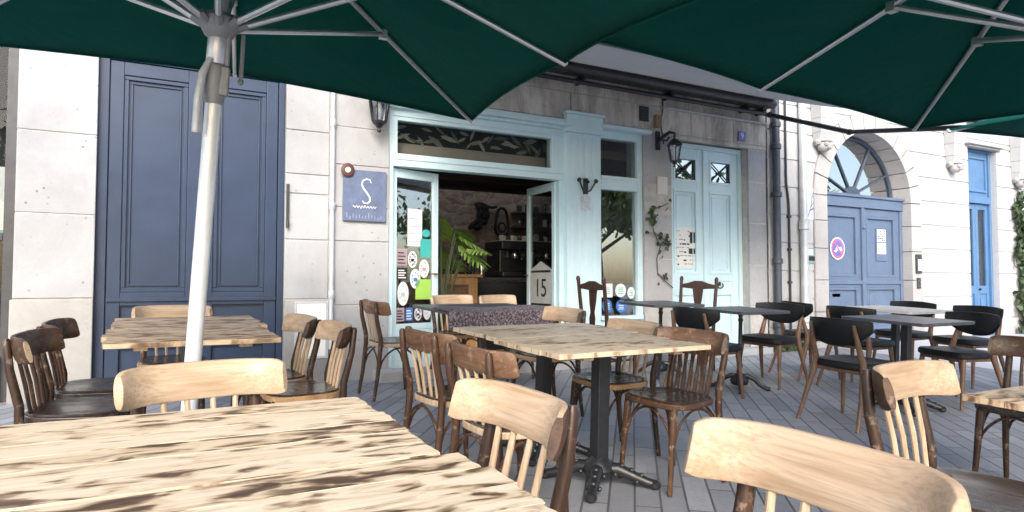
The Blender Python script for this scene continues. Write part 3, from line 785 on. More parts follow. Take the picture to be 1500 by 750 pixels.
# house plant in the doorway
pt = thing('house_plant', 'leafy green house plant in a pot just inside the cafe door', 'plant', loc=(3.02, .72, .02))
q = MB(); q.lathe([(.11, 0), (.15, .26), (.165, .27), (.165, .31), (.14, .31), (.135, .26)], (0, 0, 0), 18); q.build('pot', M_pot, pt)
q = MB(); random.seed(8); lv = MB()
for k in range(20):
    a = random.uniform(0, 2 * PI); h = random.uniform(1.15, 1.68); rr = random.uniform(.10, .40)
    p0 = Vector((0, 0, .28)); p1 = Vector((rr * .35 * math.cos(a), rr * .35 * math.sin(a), h * .75)); p2 = Vector((rr * math.cos(a), rr * math.sin(a), h))
    q.tube([p0.lerp(p1, t).lerp(p1.lerp(p2, t), t) for t in [j / 6 for j in range(7)]], .008, 5)
    L = random.uniform(.26, .40); d = Vector((math.cos(a), math.sin(a), random.uniform(-.9, -.2))).normalized(); sd = d.cross(Vector((0, 0, 1))).normalized() + Vector((0, 0, random.uniform(-.35, .1)))
    for s_ in (-1, 1):
        for j in range(7):
            t0 = j / 7
            base = p2 + d * L * t0; wj = L * .62 * math.sin(PI * (t0 * .75 + .22))
            tip = base + sd * s_ * wj + d * L * .16 + Vector((0, 0, -.25 * wj))
            mid_ = base + sd * s_ * wj * .55 + d * L * .08
            w_ = d * L * .068
            lv.add([base - w_ * .4, base + w_ * 1.6, mid_ + w_ * 1.1, tip + w_ * .3, tip - w_ * .3, mid_ - w_ * .7], [(0, 1, 2, 5), (5, 2, 3, 4)])
q.build('stem', M_ivy, pt); lv.build('foliage', M_potleaf, pt, recalc=False, smooth=False)

# ------------------------------------------------------------------ neighbouring white building
B2 = thing('white_building', 'bright white ashlar building with an arched doorway and carved corbels', 'building', loc=(11, .2, 0))
CX, RAD, SPR = 9.68, 1.015, 2.16
ARC = 1.30
cs = [-.2, .30] + [.30 + .385 * k for k in range(1, 17)]
rust = MB()
def arc_z(x):
    d = abs(x - CX)
    return SPR + math.sqrt(max(0, ARC * ARC - d * d)) if d < ARC else -9
def course(za, zb):
    g_ = .012
    za, zb = za + g_, zb - g_
    d = random.uniform(-.002, .002); y0, y1 = 0 + d, .06
    for (x0, x1, side) in ((7.47, CX, -1), (CX, 12.41, 1)):
        if zb <= SPR:
            e = CX + side * ARC
            if side < 0: rust.box(x0, e, y0, y1, za, zb)
            else: rust.box(e, x1, y0, y1, za, zb)
            continue
        # clip the course with the arch ring
        n = 28; outer = x0 if side < 0 else x1
        samp = [outer + (CX - outer) * k / n for k in range(n + 1)]
        samp += [CX + side * ARC * math.cos(t) for t in [k * PI / 80 for k in range(41)]]
        samp = sorted(set(round(s_, 4) for s_ in samp), reverse=(side > 0))
        low = [(s_, max(za, arc_z(s_))) for s_ in samp if max(za, arc_z(s_)) < zb - .001]
        if len(low) < 2: continue
        poly = low + [(low[-1][0], zb), (low[0][0], zb)]
        rust.prism_y(poly, y0, y1)
    if za < 3.27:
        rust.box(13.33, 20, y0, y1, za, min(zb, 3.27))
    if zb > 3.30:
        rust.box(12.41 + g_, 20, y0, y1, max(za, 3.30), zb)
for k in range(len(cs) - 1):
    if cs[k + 1] <= TOPZ + .2: course(cs[k], cs[k + 1])
W(rust, 'rusticated_ashlar', M_white, B2, bevel=.008)
core = MB()
core.box(7.47, CX - RAD - .1, .014, .45, -.2, 6.4); core.box(CX + RAD + .1, 12.407, .014, .45, -.2, 6.4); core.box(13.333, 20, .014, .45, -.2, 6.4)
n = 24
top = [(CX + (RAD + .1) * math.cos(PI * k / n), SPR + (RAD + .1) * math.sin(PI * k / n)) for k in range(n + 1)]
core.prism_y([(CX + RAD + .1, 6.4)] + top + [(CX - RAD - .1, 6.4)], .014, .45)
core.box(12.41, 13.33, .014, .45, 3.29, 6.4)
W(core, 'masonry_core', M_white, B2, smooth=False)
# arch ring of plain stone, with reveal
ar = MB()
for k in range(13):
    t0, t1 = PI * k / 13 + .006, PI * (k + 1) / 13 - .006
    pts = [(CX + RAD * math.cos(t), SPR + RAD * math.sin(t)) for t in (t0, (t0 + t1) / 2, t1)] + [(CX + (ARC - .004) * math.cos(t), SPR + (ARC - .004) * math.sin(t)) for t in (t1, (t0 + t1) / 2, t0)]
    ar.prism_y(pts, -.03, .40)
for s_ in (-1, 1):
    zz = [-.2, .5, .95, 1.4, 1.8, SPR]
    for a, b_ in zip(zz[:-1], zz[1:]):
        x0, x1 = sorted((CX + s_ * RAD, CX + s_ * (ARC - .004))); ar.box(x0, x1, -.03, .40, a + .004, b_ - .004)
M_arch = stone('arch_stone', (.47, .46, .455), (.33, .32, .31), .7, .5)
W(ar, 'arch_surround', M_arch, B2, bevel=.008)
# doors under the arch
dq = MB(); dq.box(CX - RAD, CX + RAD, .10, .22, 2.05, 2.20); dq.box(CX - RAD, CX + RAD, .07, .22, 2.20, 2.24)
dq.box(CX - RAD, CX - RAD + .07, .12, .22, 0, 2.05); dq.box(CX + RAD - .07, CX + RAD, .12, .22, 0, 2.05)
ad = W(dq, 'arched_door', M_gblue, B2, bevel=.005)
for (a, b_) in ((CX - RAD + .072, CX - .006), (CX + .006, CX + RAD - .072)):
    lf = MB(); y = .14
    st = .11
    lf.box(a, a + st, y, y + .06, .02, 2.045); lf.box(b_ - st, b_, y, y + .06, .02, 2.045)
    for (za, zb) in ((1.93, 2.045), (.84, 1.0), (.02, .2)): lf.box(a + st, b_ - st, y, y + .06, za, zb)
    lf.box(a + st, b_ - st, y + .03, y + .05, 1.0, 1.93); lf.box(a + st, b_ - st, y + .03, y + .05, .2, .84)
    frame_panel(lf, a + st, b_ - st, 1.0, 1.93, y + .03, .035, .036); frame_panel(lf, a + st, b_ - st, .2, .84, y + .03, .035, .036)
    lf.box(a, b_, y - .025, y, .89, .95)
    lf.box(a + st + .08, b_ - st - .08, y + .018, y + .03, .29, .76)
    W(lf, 'door_leaf', M_gblue, B2, bevel=.005)
lf = MB(); lf.box(CX - .035, CX + .035, .105, .14, .02, 2.05); lf.sphere((CX, .10, 1.75), .03); W(lf, 'meeting_bead', M_gblue, ad, bevel=.006)
lf = MB(); lf.box(CX - .69, CX - .50, .158, .17, .70, .755); W(lf, 'letter_slot', M_paper, ad, bevel=.003)
# fanlight
fl = MB()
n = 30
fl.prism_y([(CX + RAD * math.cos(PI * k / n), SPR + .08 + (RAD - .08) * math.sin(PI * k / n)) for k in range(n + 1)], .30, .306); W(fl, 'fanlight_pane', M_glassf, ad)
fl = MB()
for a in (28, 62, 118, 152):
    t = R(a); fl.tube([(CX + .16 * math.cos(t), .285, 2.24 + .16 * math.sin(t)), (CX + (RAD - .02) * math.cos(t), .285, 2.17 + (RAD - .03) * math.sin(t))], .017, 8)
fl.tube([(CX + (RAD - .02) * math.cos(PI * k / n), .285, SPR + .06 + (RAD - .09) * math.sin(PI * k / n)) for k in range(n + 1)], .03, 8)
fl.prism_y([(CX + .18 * math.cos(PI * k / 12), 2.24 + .16 * math.sin(PI * k / 12)) for k in range(13)], .265, .30)
W(fl, 'fanlight_bars', plain('dark_slate_paint', (.05, .07, .11), .45), ad)
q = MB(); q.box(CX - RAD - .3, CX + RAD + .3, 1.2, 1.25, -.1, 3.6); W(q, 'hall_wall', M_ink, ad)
# tall bright blue door
bl = MB(); bl.box(12.41, 12.47, .10, .22, 0, 3.27); bl.box(13.27, 13.33, .10, .22, 0, 3.27); bl.box(12.47, 13.27, .10, .22, 3.20, 3.27); bl.box(12.47, 13.27, .08, .22, 2.30, 2.42)
bl.box(12.47, 13.27, .13, .20, 2.42, 3.20); frame_panel(bl, 12.53, 13.21, 2.50, 3.12, .13, .04, .025)
bdr = W(bl, 'blue_door', M_bblue, B2, bevel=.005)
for (a, b_) in ((12.472, 12.866), (12.874, 13.268)):
    lf = MB(); y = .14
    lf.box(a, a + .08, y, y + .05, .02, 2.295); lf.box(b_ - .08, b_, y, y + .05, .02, 2.295)
    for (za, zb) in ((2.2, 2.295), (.72, .86), (.02, .15)): lf.box(a + .08, b_ - .08, y, y + .05, za, zb)
    lf.box(a + .08, b_ - .08, y + .02, y + .045, .15, .72); lf.box(a + .12, b_ - .12, y + .008, y + .02, .22, .65)
    l_ = W(lf, 'door_leaf', M_bblue, B2, bevel=.004)
    q = MB(); q.box(a + .08, b_ - .08, y + .022, y + .03, .86, 2.2); W(q, 'leaf_pane', M_glassd, l_)
q = MB(); q.box(12.4, 13.4, .6, .62, 0, 3.3); W(q, 'hall_backing', M_ink, bdr)
q = MB(); q.sphere((12.93, .115, .80), .022); q.tube([(12.93, .115, .8), (12.93, .15, .8)], .01); W(q, 'handle', M_black, bdr)
q = MB(); q.box(12.3, 13.42, -.10, .06, 3.272, 3.298); q.box(12.36, 13.38, -.05, .06, 3.24, 3.272); W(q, 'door_hood', M_arch, B2, bevel=.006)
# carved corbels
def corbel(x, z):
    mb = MB()
    prof = [(-.05, z - .02), (-.10, z + .03), (-.15, z + .16), (-.17, z + .36), (-.19, z + .60), (-.20, z + .8)]
    w0 = .09
    for i in range(len(prof) - 1):
        (ya, za), (yb, zb) = prof[i], prof[i + 1]
        wa, wb = w0 + .018 * i, w0 + .018 * (i + 1)
        mb.add([(x - wa, .0, za), (x + wa, .0, za), (x + wa, ya, za), (x - wa, ya, za), (x - wb, .0, zb), (x + wb, .0, zb), (x + wb, yb, zb), (x - wb, yb, zb)],
               [(0, 1, 2, 3), (4, 7, 6, 5), (0, 4, 5, 1), (1, 5, 6, 2), (2, 6, 7, 3), (3, 7, 4, 0)])
    o = W(mb, 'corbel', M_white, B2, bevel=.01)
    mb = MB(); mb.sphere((x, -.10, z - .03), .10, 12, (1, .9, .8)); mb.sphere((x - .05, -.175, z - .01), .034, 8); mb.sphere((x + .05, -.175, z - .01), .034, 8)
    mb.sphere((x, -.19, z - .06), .04, 8, (1, 1, .7)); mb.sphere((x - .11, -.08, z + .03), .05, 8); mb.sphere((x + .11, -.08, z + .03), .05, 8)
    mb.tube([(x - .14, -.06, z + .05), (x - .05, -.16, z + .05), (x + .05, -.16, z + .05), (x + .14, -.06, z + .05)], .022, 6)
    W(mb, 'carved_head', M_arch, o)
for (x, z) in ((8.52, 2.87), (11.85, 2.84), (13.95, 2.73)): corbel(x, z)
q = MB(); q.box(7.46, 20, -.10, .06, 3.66, 3.80); W(q, 'string_course', M_white, B2, bevel=.01)

# ------------------------------------------------------------------ fixtures on the walls
def pipe(name, label, x, y, z0, z1, r, mat, collars=()):
    t = thing(name, label, 'pipe', loc=(x, y, z0))
    q = MB(); q.tube([(x, y, z0), (x, y, z1)], r, 12); q.build('pipe_length', mat, t, world=True)
    for z in collars:
        q = MB(); q.lathe([(r * 1.05, -.04), (r * 1.35, -.03), (r * 1.35, .03), (r * 1.05, .04)], (x, y, z), 12); q.box(x - .012, x + .012, y, -.0, z - .01, z + .01); q.build('collar', mat, t, world=True)
    return t
pipe('downpipe', 'dark blue downpipe between the pale door and the white building', 7.56, -.07, .0, 3.5, .05, M_dpipe, (.35, 1.2, 2.1, 2.75, 3.05))
pipe('downpipe', 'pale zinc downpipe with a rusty collar left of the arched door', 8.10, -.07, .0, 3.6, .052, M_zinc, (1.68, 1.74, .4))
pipe('downpipe', 'thin pale pipe running up the stone pier left of the cafe sign', 1.60, -.025, .30, 2.9, .022, M_zinc, (1.62, .8, 2.4))
q = MB(); q.tube([(7.84 + .05 * (1 if z < 2 else 1 - min(1, (z - 2) / .3)) - .03, -.02, z) for z in [k * .12 for k in range(30)]], .016, 6)
for z in (.4, .9, 1.35, 1.8): q.box(7.83, 7.89, -.035, 0, z, z + .035)
tag(q.build('cable', M_ironm), 'dark cable clipped to the white wall between two downpipes', 'cable')
q = MB(); q.tube([(7.70 + .012 * math.sin(z * 3), -.012, z) for z in [k * .12 for k in range(30)]], .008, 6)
tag(q.build('cable', M_jointd), 'thin grey cable beside the dark blue downpipe', 'cable')
# plaque with S
pq = thing('plaque', 'blue slate plaque with a white script letter on the stone pier', 'sign', loc=(1.91, -.03, 1.5))
q = MB(); q.box(1.70, 2.115, -.035, -.006, 1.49, 1.975); q.build('panel', M_slate, pq, world=True, bevel=.004)
sp = [(1.965, 1.855), (1.955, 1.885), (1.92, 1.893), (1.885, 1.875), (1.875, 1.84), (1.892, 1.80), (1.925, 1.76), (1.952, 1.72), (1.955, 1.685), (1.93, 1.66), (1.895, 1.663), (1.882, 1.685)]
q = MB(); q.tube([(x, -.038, z) for x, z in sp], [.004, .006, .007, .008, .009, .009, .009, .008, .008, .007, .006, .004], 6)
wv = [(1.79 + .0055 * k, 1.625 + .010 * math.sin(k * 1.25) * (1 if k % 7 else 2)) for k in range(42)]
q.tube([(x, -.037, z) for x, z in wv], .003, 5)
q.build('script_letter', M_paper, pq, world=True)
q = MB(); random.seed(2)
for k in range(12): q.box(1.73 + k * .03, 1.738 + k * .03, -.0355, -.0345, 1.505 + random.uniform(0, .02), 1.53 + random.uniform(0, .04))
q.build('worn_print', plain('faded_slate', (.27, .30, .40), .6), pq, world=True, smooth=False)
ds = thing('round_disc', 'rust brown disc with a white centre above the plaque corner', 'sign', loc=(1.735, -.05, 1.965))
q = MB(); q.M = Matrix.Translation((1.735, -.04, 1.965)) @ FACE; q.lathe([(.062, 0), (.065, .012), (.05, .02), (.022, .016)], n=24); q.build('rim', M_disc, ds, world=True)
q = MB(); q.M = Matrix.Translation((1.735, -.055, 1.965)) @ FACE; q.lathe([(.026, -.01), (.026, .006), (.018, .01)], n=18); q.build('centre', M_paper, ds, world=True)
# access hatch
hq = thing('meter_hatch', 'white metal meter hatch low on the pier by the navy doors', 'hatch', loc=(1.43, -.02, .24))
q = MB(); frame_panel(q, 1.275, 1.575, .22, .74, -.012, .018, .012); q.build('hatch_frame', M_zinc, hq, world=True, bevel=.002)
q = MB(); q.box(1.295, 1.555, -.022, -.0125, .24, .72); q.build('hatch_door', M_paper, hq, world=True, bevel=.002)
# number plate
nq = thing('number_plate', 'small blue enamel house number plate beside the pale doors', 'sign', loc=(6.98, -.015, 2.84))
q = MB(); q.box(6.915, 7.045, -.014, -.004, 2.775, 2.905); q.build('plate', M_signb, nq, world=True, bevel=.003)
text_bm('9', .115, facing(6.98, -.015, 2.84), .001).build('number', M_paper, nq, world=True, smooth=False)
q = MB(); q.box(5.26, 5.40, -.012, .0, 2.85, 3.03)
for k in range(5): q.box(5.275, 5.385, -.02, -.012, 2.87 + k * .032, 2.885 + k * .032)
tag(q.build('air_vent', M_ironm, smooth=False), 'small dark air vent in the weathered stone above the cafe window', 'vent')
q = MB(); q.box(5.48, 5.56, -.05, 0, 2.79, 2.93); q.box(5.47, 5.57, -.055, -.045, 2.90, 2.94)
tag(q.build('junction_box', M_plaster, bevel=.004), 'beige junction box on the stone above the wall lantern', 'box')
q = MB(); q.tube([(5.60 + .02 * math.sin(k), -.02, 3.2 - k * .075) for k in range(9)], .008, 6)
tag(q.build('cable', M_black), 'short black cable dropping to the lantern beside the pale doors', 'cable')
q = MB(); q.box(5.53, 5.69, -.012, .004, 1.98, 2.2)
tag(q.build('mortar_patch', M_patch, bevel=.004), 'pale square mortar patch under the lantern by the pale doors', 'patch')
# lanterns
def lantern(x, z, label, arm, s=1.0):
    t = thing('wall_lantern', label, 'lantern', 'wall lanterns beside the cafe', loc=(x, 0, z))
    y = -.19
    q = MB()
    r0, r1 = .068 * s, .105 * s
    q.lathe([(r0 * .35, -.06 * s), (r0 * .6, -.035 * s), (r0, -.015 * s), (r0 * 1.05, 0)], (x, y, z), 6)
    q.sphere((x, y, z - .085 * s), .02 * s, 8); q.tube([(x, y, z - .08 * s), (x, y, z - .04 * s)], .007, 6)
    q.lathe([(r1 * 1.0, .24 * s), (r1 * 1.22, .245 * s), (r1 * 1.2, .265 * s), (r1 * .75, .31 * s), (r1 * .5, .34 * s), (r1 * .2, .36 * s)], (x, y, z), 6)
    q.sphere((x, y, z + .385 * s), .024 * s, 8)
    for k in range(6):
        a = 2 * PI * k / 6
        q.tube([(x + r0 * math.cos(a), y + r0 * math.sin(a), z), (x + r1 * math.cos(a), y + r1 * math.sin(a), z + .24 * s)], .007, 6)
    q.build('lantern_cage', M_black, t, world=True)
    q = MB(); q.lathe([(r0 * .93, .004 * s), (r1 * .95, .238 * s)], (x, y, z), 6); q.build('lantern_glass', M_glassl, t, world=True, smooth=False)
    q = MB(); q.lathe([(.012, .0), (.03, .06), (.034, .1), (.02, .14), (.012, .15)], (x, y, z + .02), 12); q.build('bulb', M_ceramic, t, world=True)
    q = MB()
    if arm == 'up':
        q.tube([(x, y, z + .39 * s), (x - .0, y + .02, z + .44 * s), (x, -.09, z + .45 * s), (x, -.0, z + .36 * s)], .012, 8)
        q.box(x - .03, x + .03, -.015, 0, z + .26 * s, z + .44 * s)
    else:
        q.tube([(x, y, z + .38 * s), (x, y - .01, z + .44 * s), (x - .03, -.14, z + .47 * s), (x - .07, -.06, z + .40 * s), (x - .10, -.0, z + .30 * s)], [.014, .016, .02, .024, .02], 8)
        q.tube([(x - .10, -.01, z + .42 * s), (x - .09, -.05, z + .36 * s), (x - .04, -.1, z + .34 * s), (x - .02, -.13, z + .4 * s)], .012, 8)
        q.box(x - .13, x - .07, -.02, 0, z + .2 * s, z + .5 * s)
    q.build('bracket', M_black, t, world=True)
lantern(1.99, 2.42, 'black glazed wall lantern between the navy doors and cafe front', 'up')
lantern(5.64, 2.37, 'black wall lantern on a scrolled bracket left of the pale doors', 'scroll', .75)
# hook and paper on the pilaster
hk = thing('coat_hook', 'black forked coat hook on the pale blue pilaster', 'hook', loc=(4.46, -.04, 2.0))
q = MB()
for s_ in (-1, 1):
    q.tube([(4.45, -.04, 1.93), (4.45 + s_ * .05, -.06, 1.95), (4.45 + s_ * .11, -.08, 2.05)], .01, 6); q.sphere((4.45 + s_ * .115, -.08, 2.06), .027, 8)
q.box(4.42, 4.48, -.045, -.032, 1.91, 2.09); q.sphere((4.43, -.05, 2.07), .02, 8); q.sphere((4.475, -.05, 2.05), .02, 8)
q.build('fork', M_black, hk, world=True)
q = MB()
q.prism_y([(4.385, 1.72), (4.42, 1.745), (4.45, 1.715), (4.50, 1.74), (4.53, 1.72), (4.51, 1.80), (4.52, 1.87), (4.47, 1.91), (4.43, 1.91), (4.38, 1.87), (4.40, 1.80)], -.038, -.034)
tag(q.build('paper_cutout', plain('silver_paper', (.55, .6, .66), .4, var=.2, nscale=30), smooth=False), 'crumpled pale silver paper cutout hanging below the coat hook', 'paper')
# arched door signs
ns = thing('no_parking_sign', 'round no parking sign on the left leaf of the arched door', 'sign', loc=(9.13, .16, 1.42))
q = MB(); q.M = facing(9.13, .158, 1.42)
q.lathe([(.165, -.003), (.165, .003)], n=36); q.build('white_border', M_paper, ns, world=True, smooth=False)
q = MB(); q.M = facing(9.13, .154, 1.42); q.lathe([(.148, -.001), (.148, .001)], n=36); q.build('red_ring', M_redp, ns, world=True, smooth=False)
q = MB(); q.M = facing(9.13, .151, 1.42); q.lathe([(.118, -.001), (.118, .001)], n=36); q.build('blue_disc', M_signb, ns, world=True, smooth=False)
q = MB(); q.M = facing(9.13, .148, 1.42); q.add([(-.1, -.03, 0), (-.06, -.03, 0), (-.05, .01, 0), (-.01, .04, 0), (.03, .01, 0), (.06, .03, 0), (.1, -.02, 0), (.05, -.05, 0), (0, -.02, 0), (-.06, -.06, 0)], [tuple(range(10))]); q.build('white_mark', M_paper, ns, world=True, smooth=False)
q = MB(); q.M = facing(9.13, .146, 1.42) @ Matrix.Rotation(R(-45), 4, 'Z'); q.add([(-.12, -.013, 0), (.12, -.013, 0), (.12, .013, 0), (-.12, .013, 0)], [(0, 1, 2, 3)]); q.build('red_slash', M_redp, ns, world=True, smooth=False)
q = MB(); q.box(10.06, 10.33, .155, .168, 1.25, 1.76); nb = thing('notice_board', 'slim notice board on the right leaf of the arched door', 'notice', loc=(10.2, .16, 1.25))
q.build('board', M_gblue, nb, world=True, bevel=.003)
q = MB(); q.box(10.09, 10.30, .152, .1545, 1.36, 1.53); q.box(10.09, 10.30, .152, .1545, 1.55, 1.74); q.build('sheet', M_paper, nb, world=True, smooth=False)
q = MB(); random.seed(6)
for r_ in range(6):
    for c2 in range(4):
        if random.random() < .7: q.box(10.105 + c2 * .047, 10.14 + c2 * .047, .150, .1515, 1.565 + r_ * .028, 1.582 + r_ * .028)
q.build('print', M_ink, nb, world=True, smooth=False)
ic = thing('intercom', 'dark intercom panel on the stone right of the arched door', 'intercom', loc=(10.83, -.05, 1.1))
q = MB(); q.box(10.76, 10.90, -.06, -.032, 1.06, 1.36); q.build('housing', M_ironm, ic, world=True, bevel=.006)
q = MB(); q.box(10.785, 10.875, -.066, -.0605, 1.10, 1.28)
q.build('button_plate', M_paper, ic, world=True, bevel=.004)
ic = thing('doorbell', 'small four button doorbell below the intercom', 'doorbell', loc=(10.83, -.05, .85))
q = MB(); q.box(10.785, 10.875, -.05, -.032, .82, .99); q.build('housing', M_ironm, ic, world=True, bevel=.005)
for (a, c2) in ((10.808, .86), (10.852, .86), (10.808, .94), (10.852, .94)):
    q = MB(); q.M = facing(a, -.052, c2); q.lathe([(.012, -.004), (.012, .004)], n=10); q.build('button', M_chrome, ic, world=True)
# pasted paper and small panel by the zinc pipe
pp = thing('pasted_poster', 'pale poster with blue branch drawing pasted beside the zinc pipe', 'poster', loc=(8.42, -.008, 1.75))
q = MB(); q.box(8.24, 8.60, -.008, -.004, 1.80, 2.24); q.build('sheet', plain('lilac_paper', (.6, .65, .78), .8, var=.12), pp, world=True, smooth=False)
q = MB()
for (pts, r_) in (([(8.26, 1.83), (8.33, 1.98), (8.36, 2.12), (8.40, 2.21)], .009), ([(8.30, 1.92), (8.42, 1.98), (8.52, 2.04), (8.59, 2.10)], .012), ([(8.33, 1.98), (8.44, 2.1), (8.47, 2.2)], .007), ([(8.36, 2.1), (8.30, 2.18)], .005)):
    q.tube([(x, -.009, z) for x, z in pts], r_, 5, flat=.3)
q.build('drawing', M_slate, pp, world=True)
sp_ = thing('info_panel', 'small grey green information panel low beside the zinc pipe', 'sign', loc=(8.4, -.012, 1.2))
q = MB(); q.box(8.22, 8.60, -.014, -.003, 1.18, 1.40); q.build('panel', plain('sage_panel', (.22, .33, .36), .5, var=.1), sp_, world=True, bevel=.003)
q = MB(); q.box(8.25, 8.35, -.0165, -.0145, 1.30, 1.38); q.box(8.44, 8.56, -.0165, -.0145, 1.20, 1.27); q.build('picture', M_paper, sp_, world=True, smooth=False)
q = MB(); q.box(8.26, 8.40, -.0165, -.0145, 1.22, 1.285); q.build('caption', M_ink, sp_, world=True, smooth=False)

# ivy on the wall right of the bright blue door, creeper on the pier, weeds
def leaves(mb, pts, n, spread, size):
    for _ in range(n):
        p = Vector(random.choice(pts)) + Vector((random.gauss(0, spread), -abs(random.gauss(0, spread * .5)), random.gauss(0, spread)))
        s_ = size * random.uniform(.6, 1.3); r_ = Matrix.Rotation(random.uniform(0, 6.28), 3, 'Y') @ Matrix.Rotation(random.uniform(-.9, .9), 3, 'X') @ Matrix.Rotation(random.uniform(-.9, .9), 3, 'Z')
        q_ = [Vector((-.5, 0, -.3)), Vector((0, .08, -.6)), Vector((.5, 0, -.3)), Vector((.35, 0, .3)), Vector((0, .05, .7)), Vector((-.35, 0, .3))]
        mb.add([p + (r_ @ (w_ * s_)) for w_ in q_], [(0, 1, 4, 5), (1, 2, 3, 4)])
random.seed(31)
iv = thing('ivy_plant', 'ivy climbing the white wall right of the bright blue door', 'plant', loc=(14.0, -.05, 0))
st = [(14.0 + .07 * math.sin(k * .8), -.04, .05 + k * .1) for k in range(25)]
q = MB(); q.tube(st, [.02 - .0005 * k for k in range(25)], 6); q.build('stem', M_trunk, iv, world=True)
q = MB(); leaves(q, st, 520, .10, .085); q.build('foliage', M_ivy, iv, world=True, recalc=False, smooth=False)
cr = thing('wall_creeper', 'sparse creeper on the stone between cafe window and pale doors', 'plant', loc=(5.55, -.02, .9))
st = [(5.52, -.015, 1.0), (5.50, -.02, 1.2), (5.56, -.02, 1.35), (5.46, -.02, 1.52), (5.42, -.02, 1.68), (5.46, -.02, 1.8), (5.60, -.02, 1.84), (5.68, -.02, 1.88)]
q = MB(); q.tube(st, .006, 5); q.tube([(5.46, -.02, 1.52), (5.58, -.02, 1.45), (5.68, -.025, 1.40)], .006, 5); q.tube([(5.52, -.02, 1.02), (5.63, -.02, .93), (5.75, -.02, .85)], .006, 5); q.build('stem', M_trunk, cr, world=True)
q = MB()
for (c, n_) in (((5.42, -.02, 1.66), 16), ((5.46, -.02, 1.78), 14), ((5.42, -.02, 1.54), 10), ((5.64, -.02, 1.40), 22), ((5.52, -.02, 1.47), 10), ((5.60, -.02, .98), 14), ((5.68, -.02, 1.87), 6), ((5.54, -.02, 1.28), 5)): leaves(q, [c], max(3, n_ * 11 // 20), .045, .05)
q.build('foliage', M_ivy, cr, world=True, recalc=False, smooth=False)
q = MB(); random.seed(5)
leaves(q, [(7.35 + .12 * k, -.12, .05) for k in range(7)], 170, .05, .06)
tag(q.build('weeds', M_ivy, recalc=False, smooth=False), 'low green weeds at the foot of the dark blue downpipe', 'weeds')

# ------------------------------------------------------------------ awning
aw = thing('awning', 'grey fold out awning with dark cassette above the cafe and pale doors', 'awning', loc=(4.6, -.1, 3.28))
XL, XR = 1.9, 7.42
q = MB(); q.tube([(XL, -.16, 3.29), (XR, -.16, 3.29)], .062, 16); q.box(XL, XR, -.10, -.02, 3.24, 3.36); q.build('roller_cassette', M_ironm, aw, world=True, bevel=.004)
q = MB(); q.tube([(XL, -.12, 3.15), (XR, -.12, 3.15)], .026, 10)
for x in (2.3, 3.55, 4.35, 5.65, 6.95, 7.25): q.box(x - .012, x + .012, -.14, .0, 3.14, 3.23); q.sphere((x + .02, -.15, 3.19), .018, 8)
q.build('torsion_bar', M_black, aw, world=True)
def cloth(u, v):
    x = XL + .05 + (XR - XL - .1) * u
    return (x, -.2 - 2.5 * v, 3.34 - .77 * v - .04 * math.sin(PI * v) - .006 * math.sin(u * 60) * v)
q = MB(); q.grid(cloth, 60, 10); q.build('cloth', M_awn, aw, world=True, solid=.002, recalc=False)
q = MB(); q.box(XL, XR, -2.76, -2.68, 2.50, 2.58); q.build('front_bar', M_ironm, aw, world=True, bevel=.01)
for (xa, xe, xb) in ((XR - .06, XR + .07, XR - .10), (XL + .3, XL + .5, XL + .35)):
    q = MB(); q.tube([(xa, -.15, 3.14), (xe, -1.20, 2.72)], .030, 8); q.tube([(xe, -1.20, 2.72), (xb, -2.70, 2.46)], .027, 8); q.sphere((xe, -1.2, 2.72), .04, 8); q.sphere((xa, -.15, 3.14), .045, 8)
    q.build('folding_arm', M_black, aw, world=True)

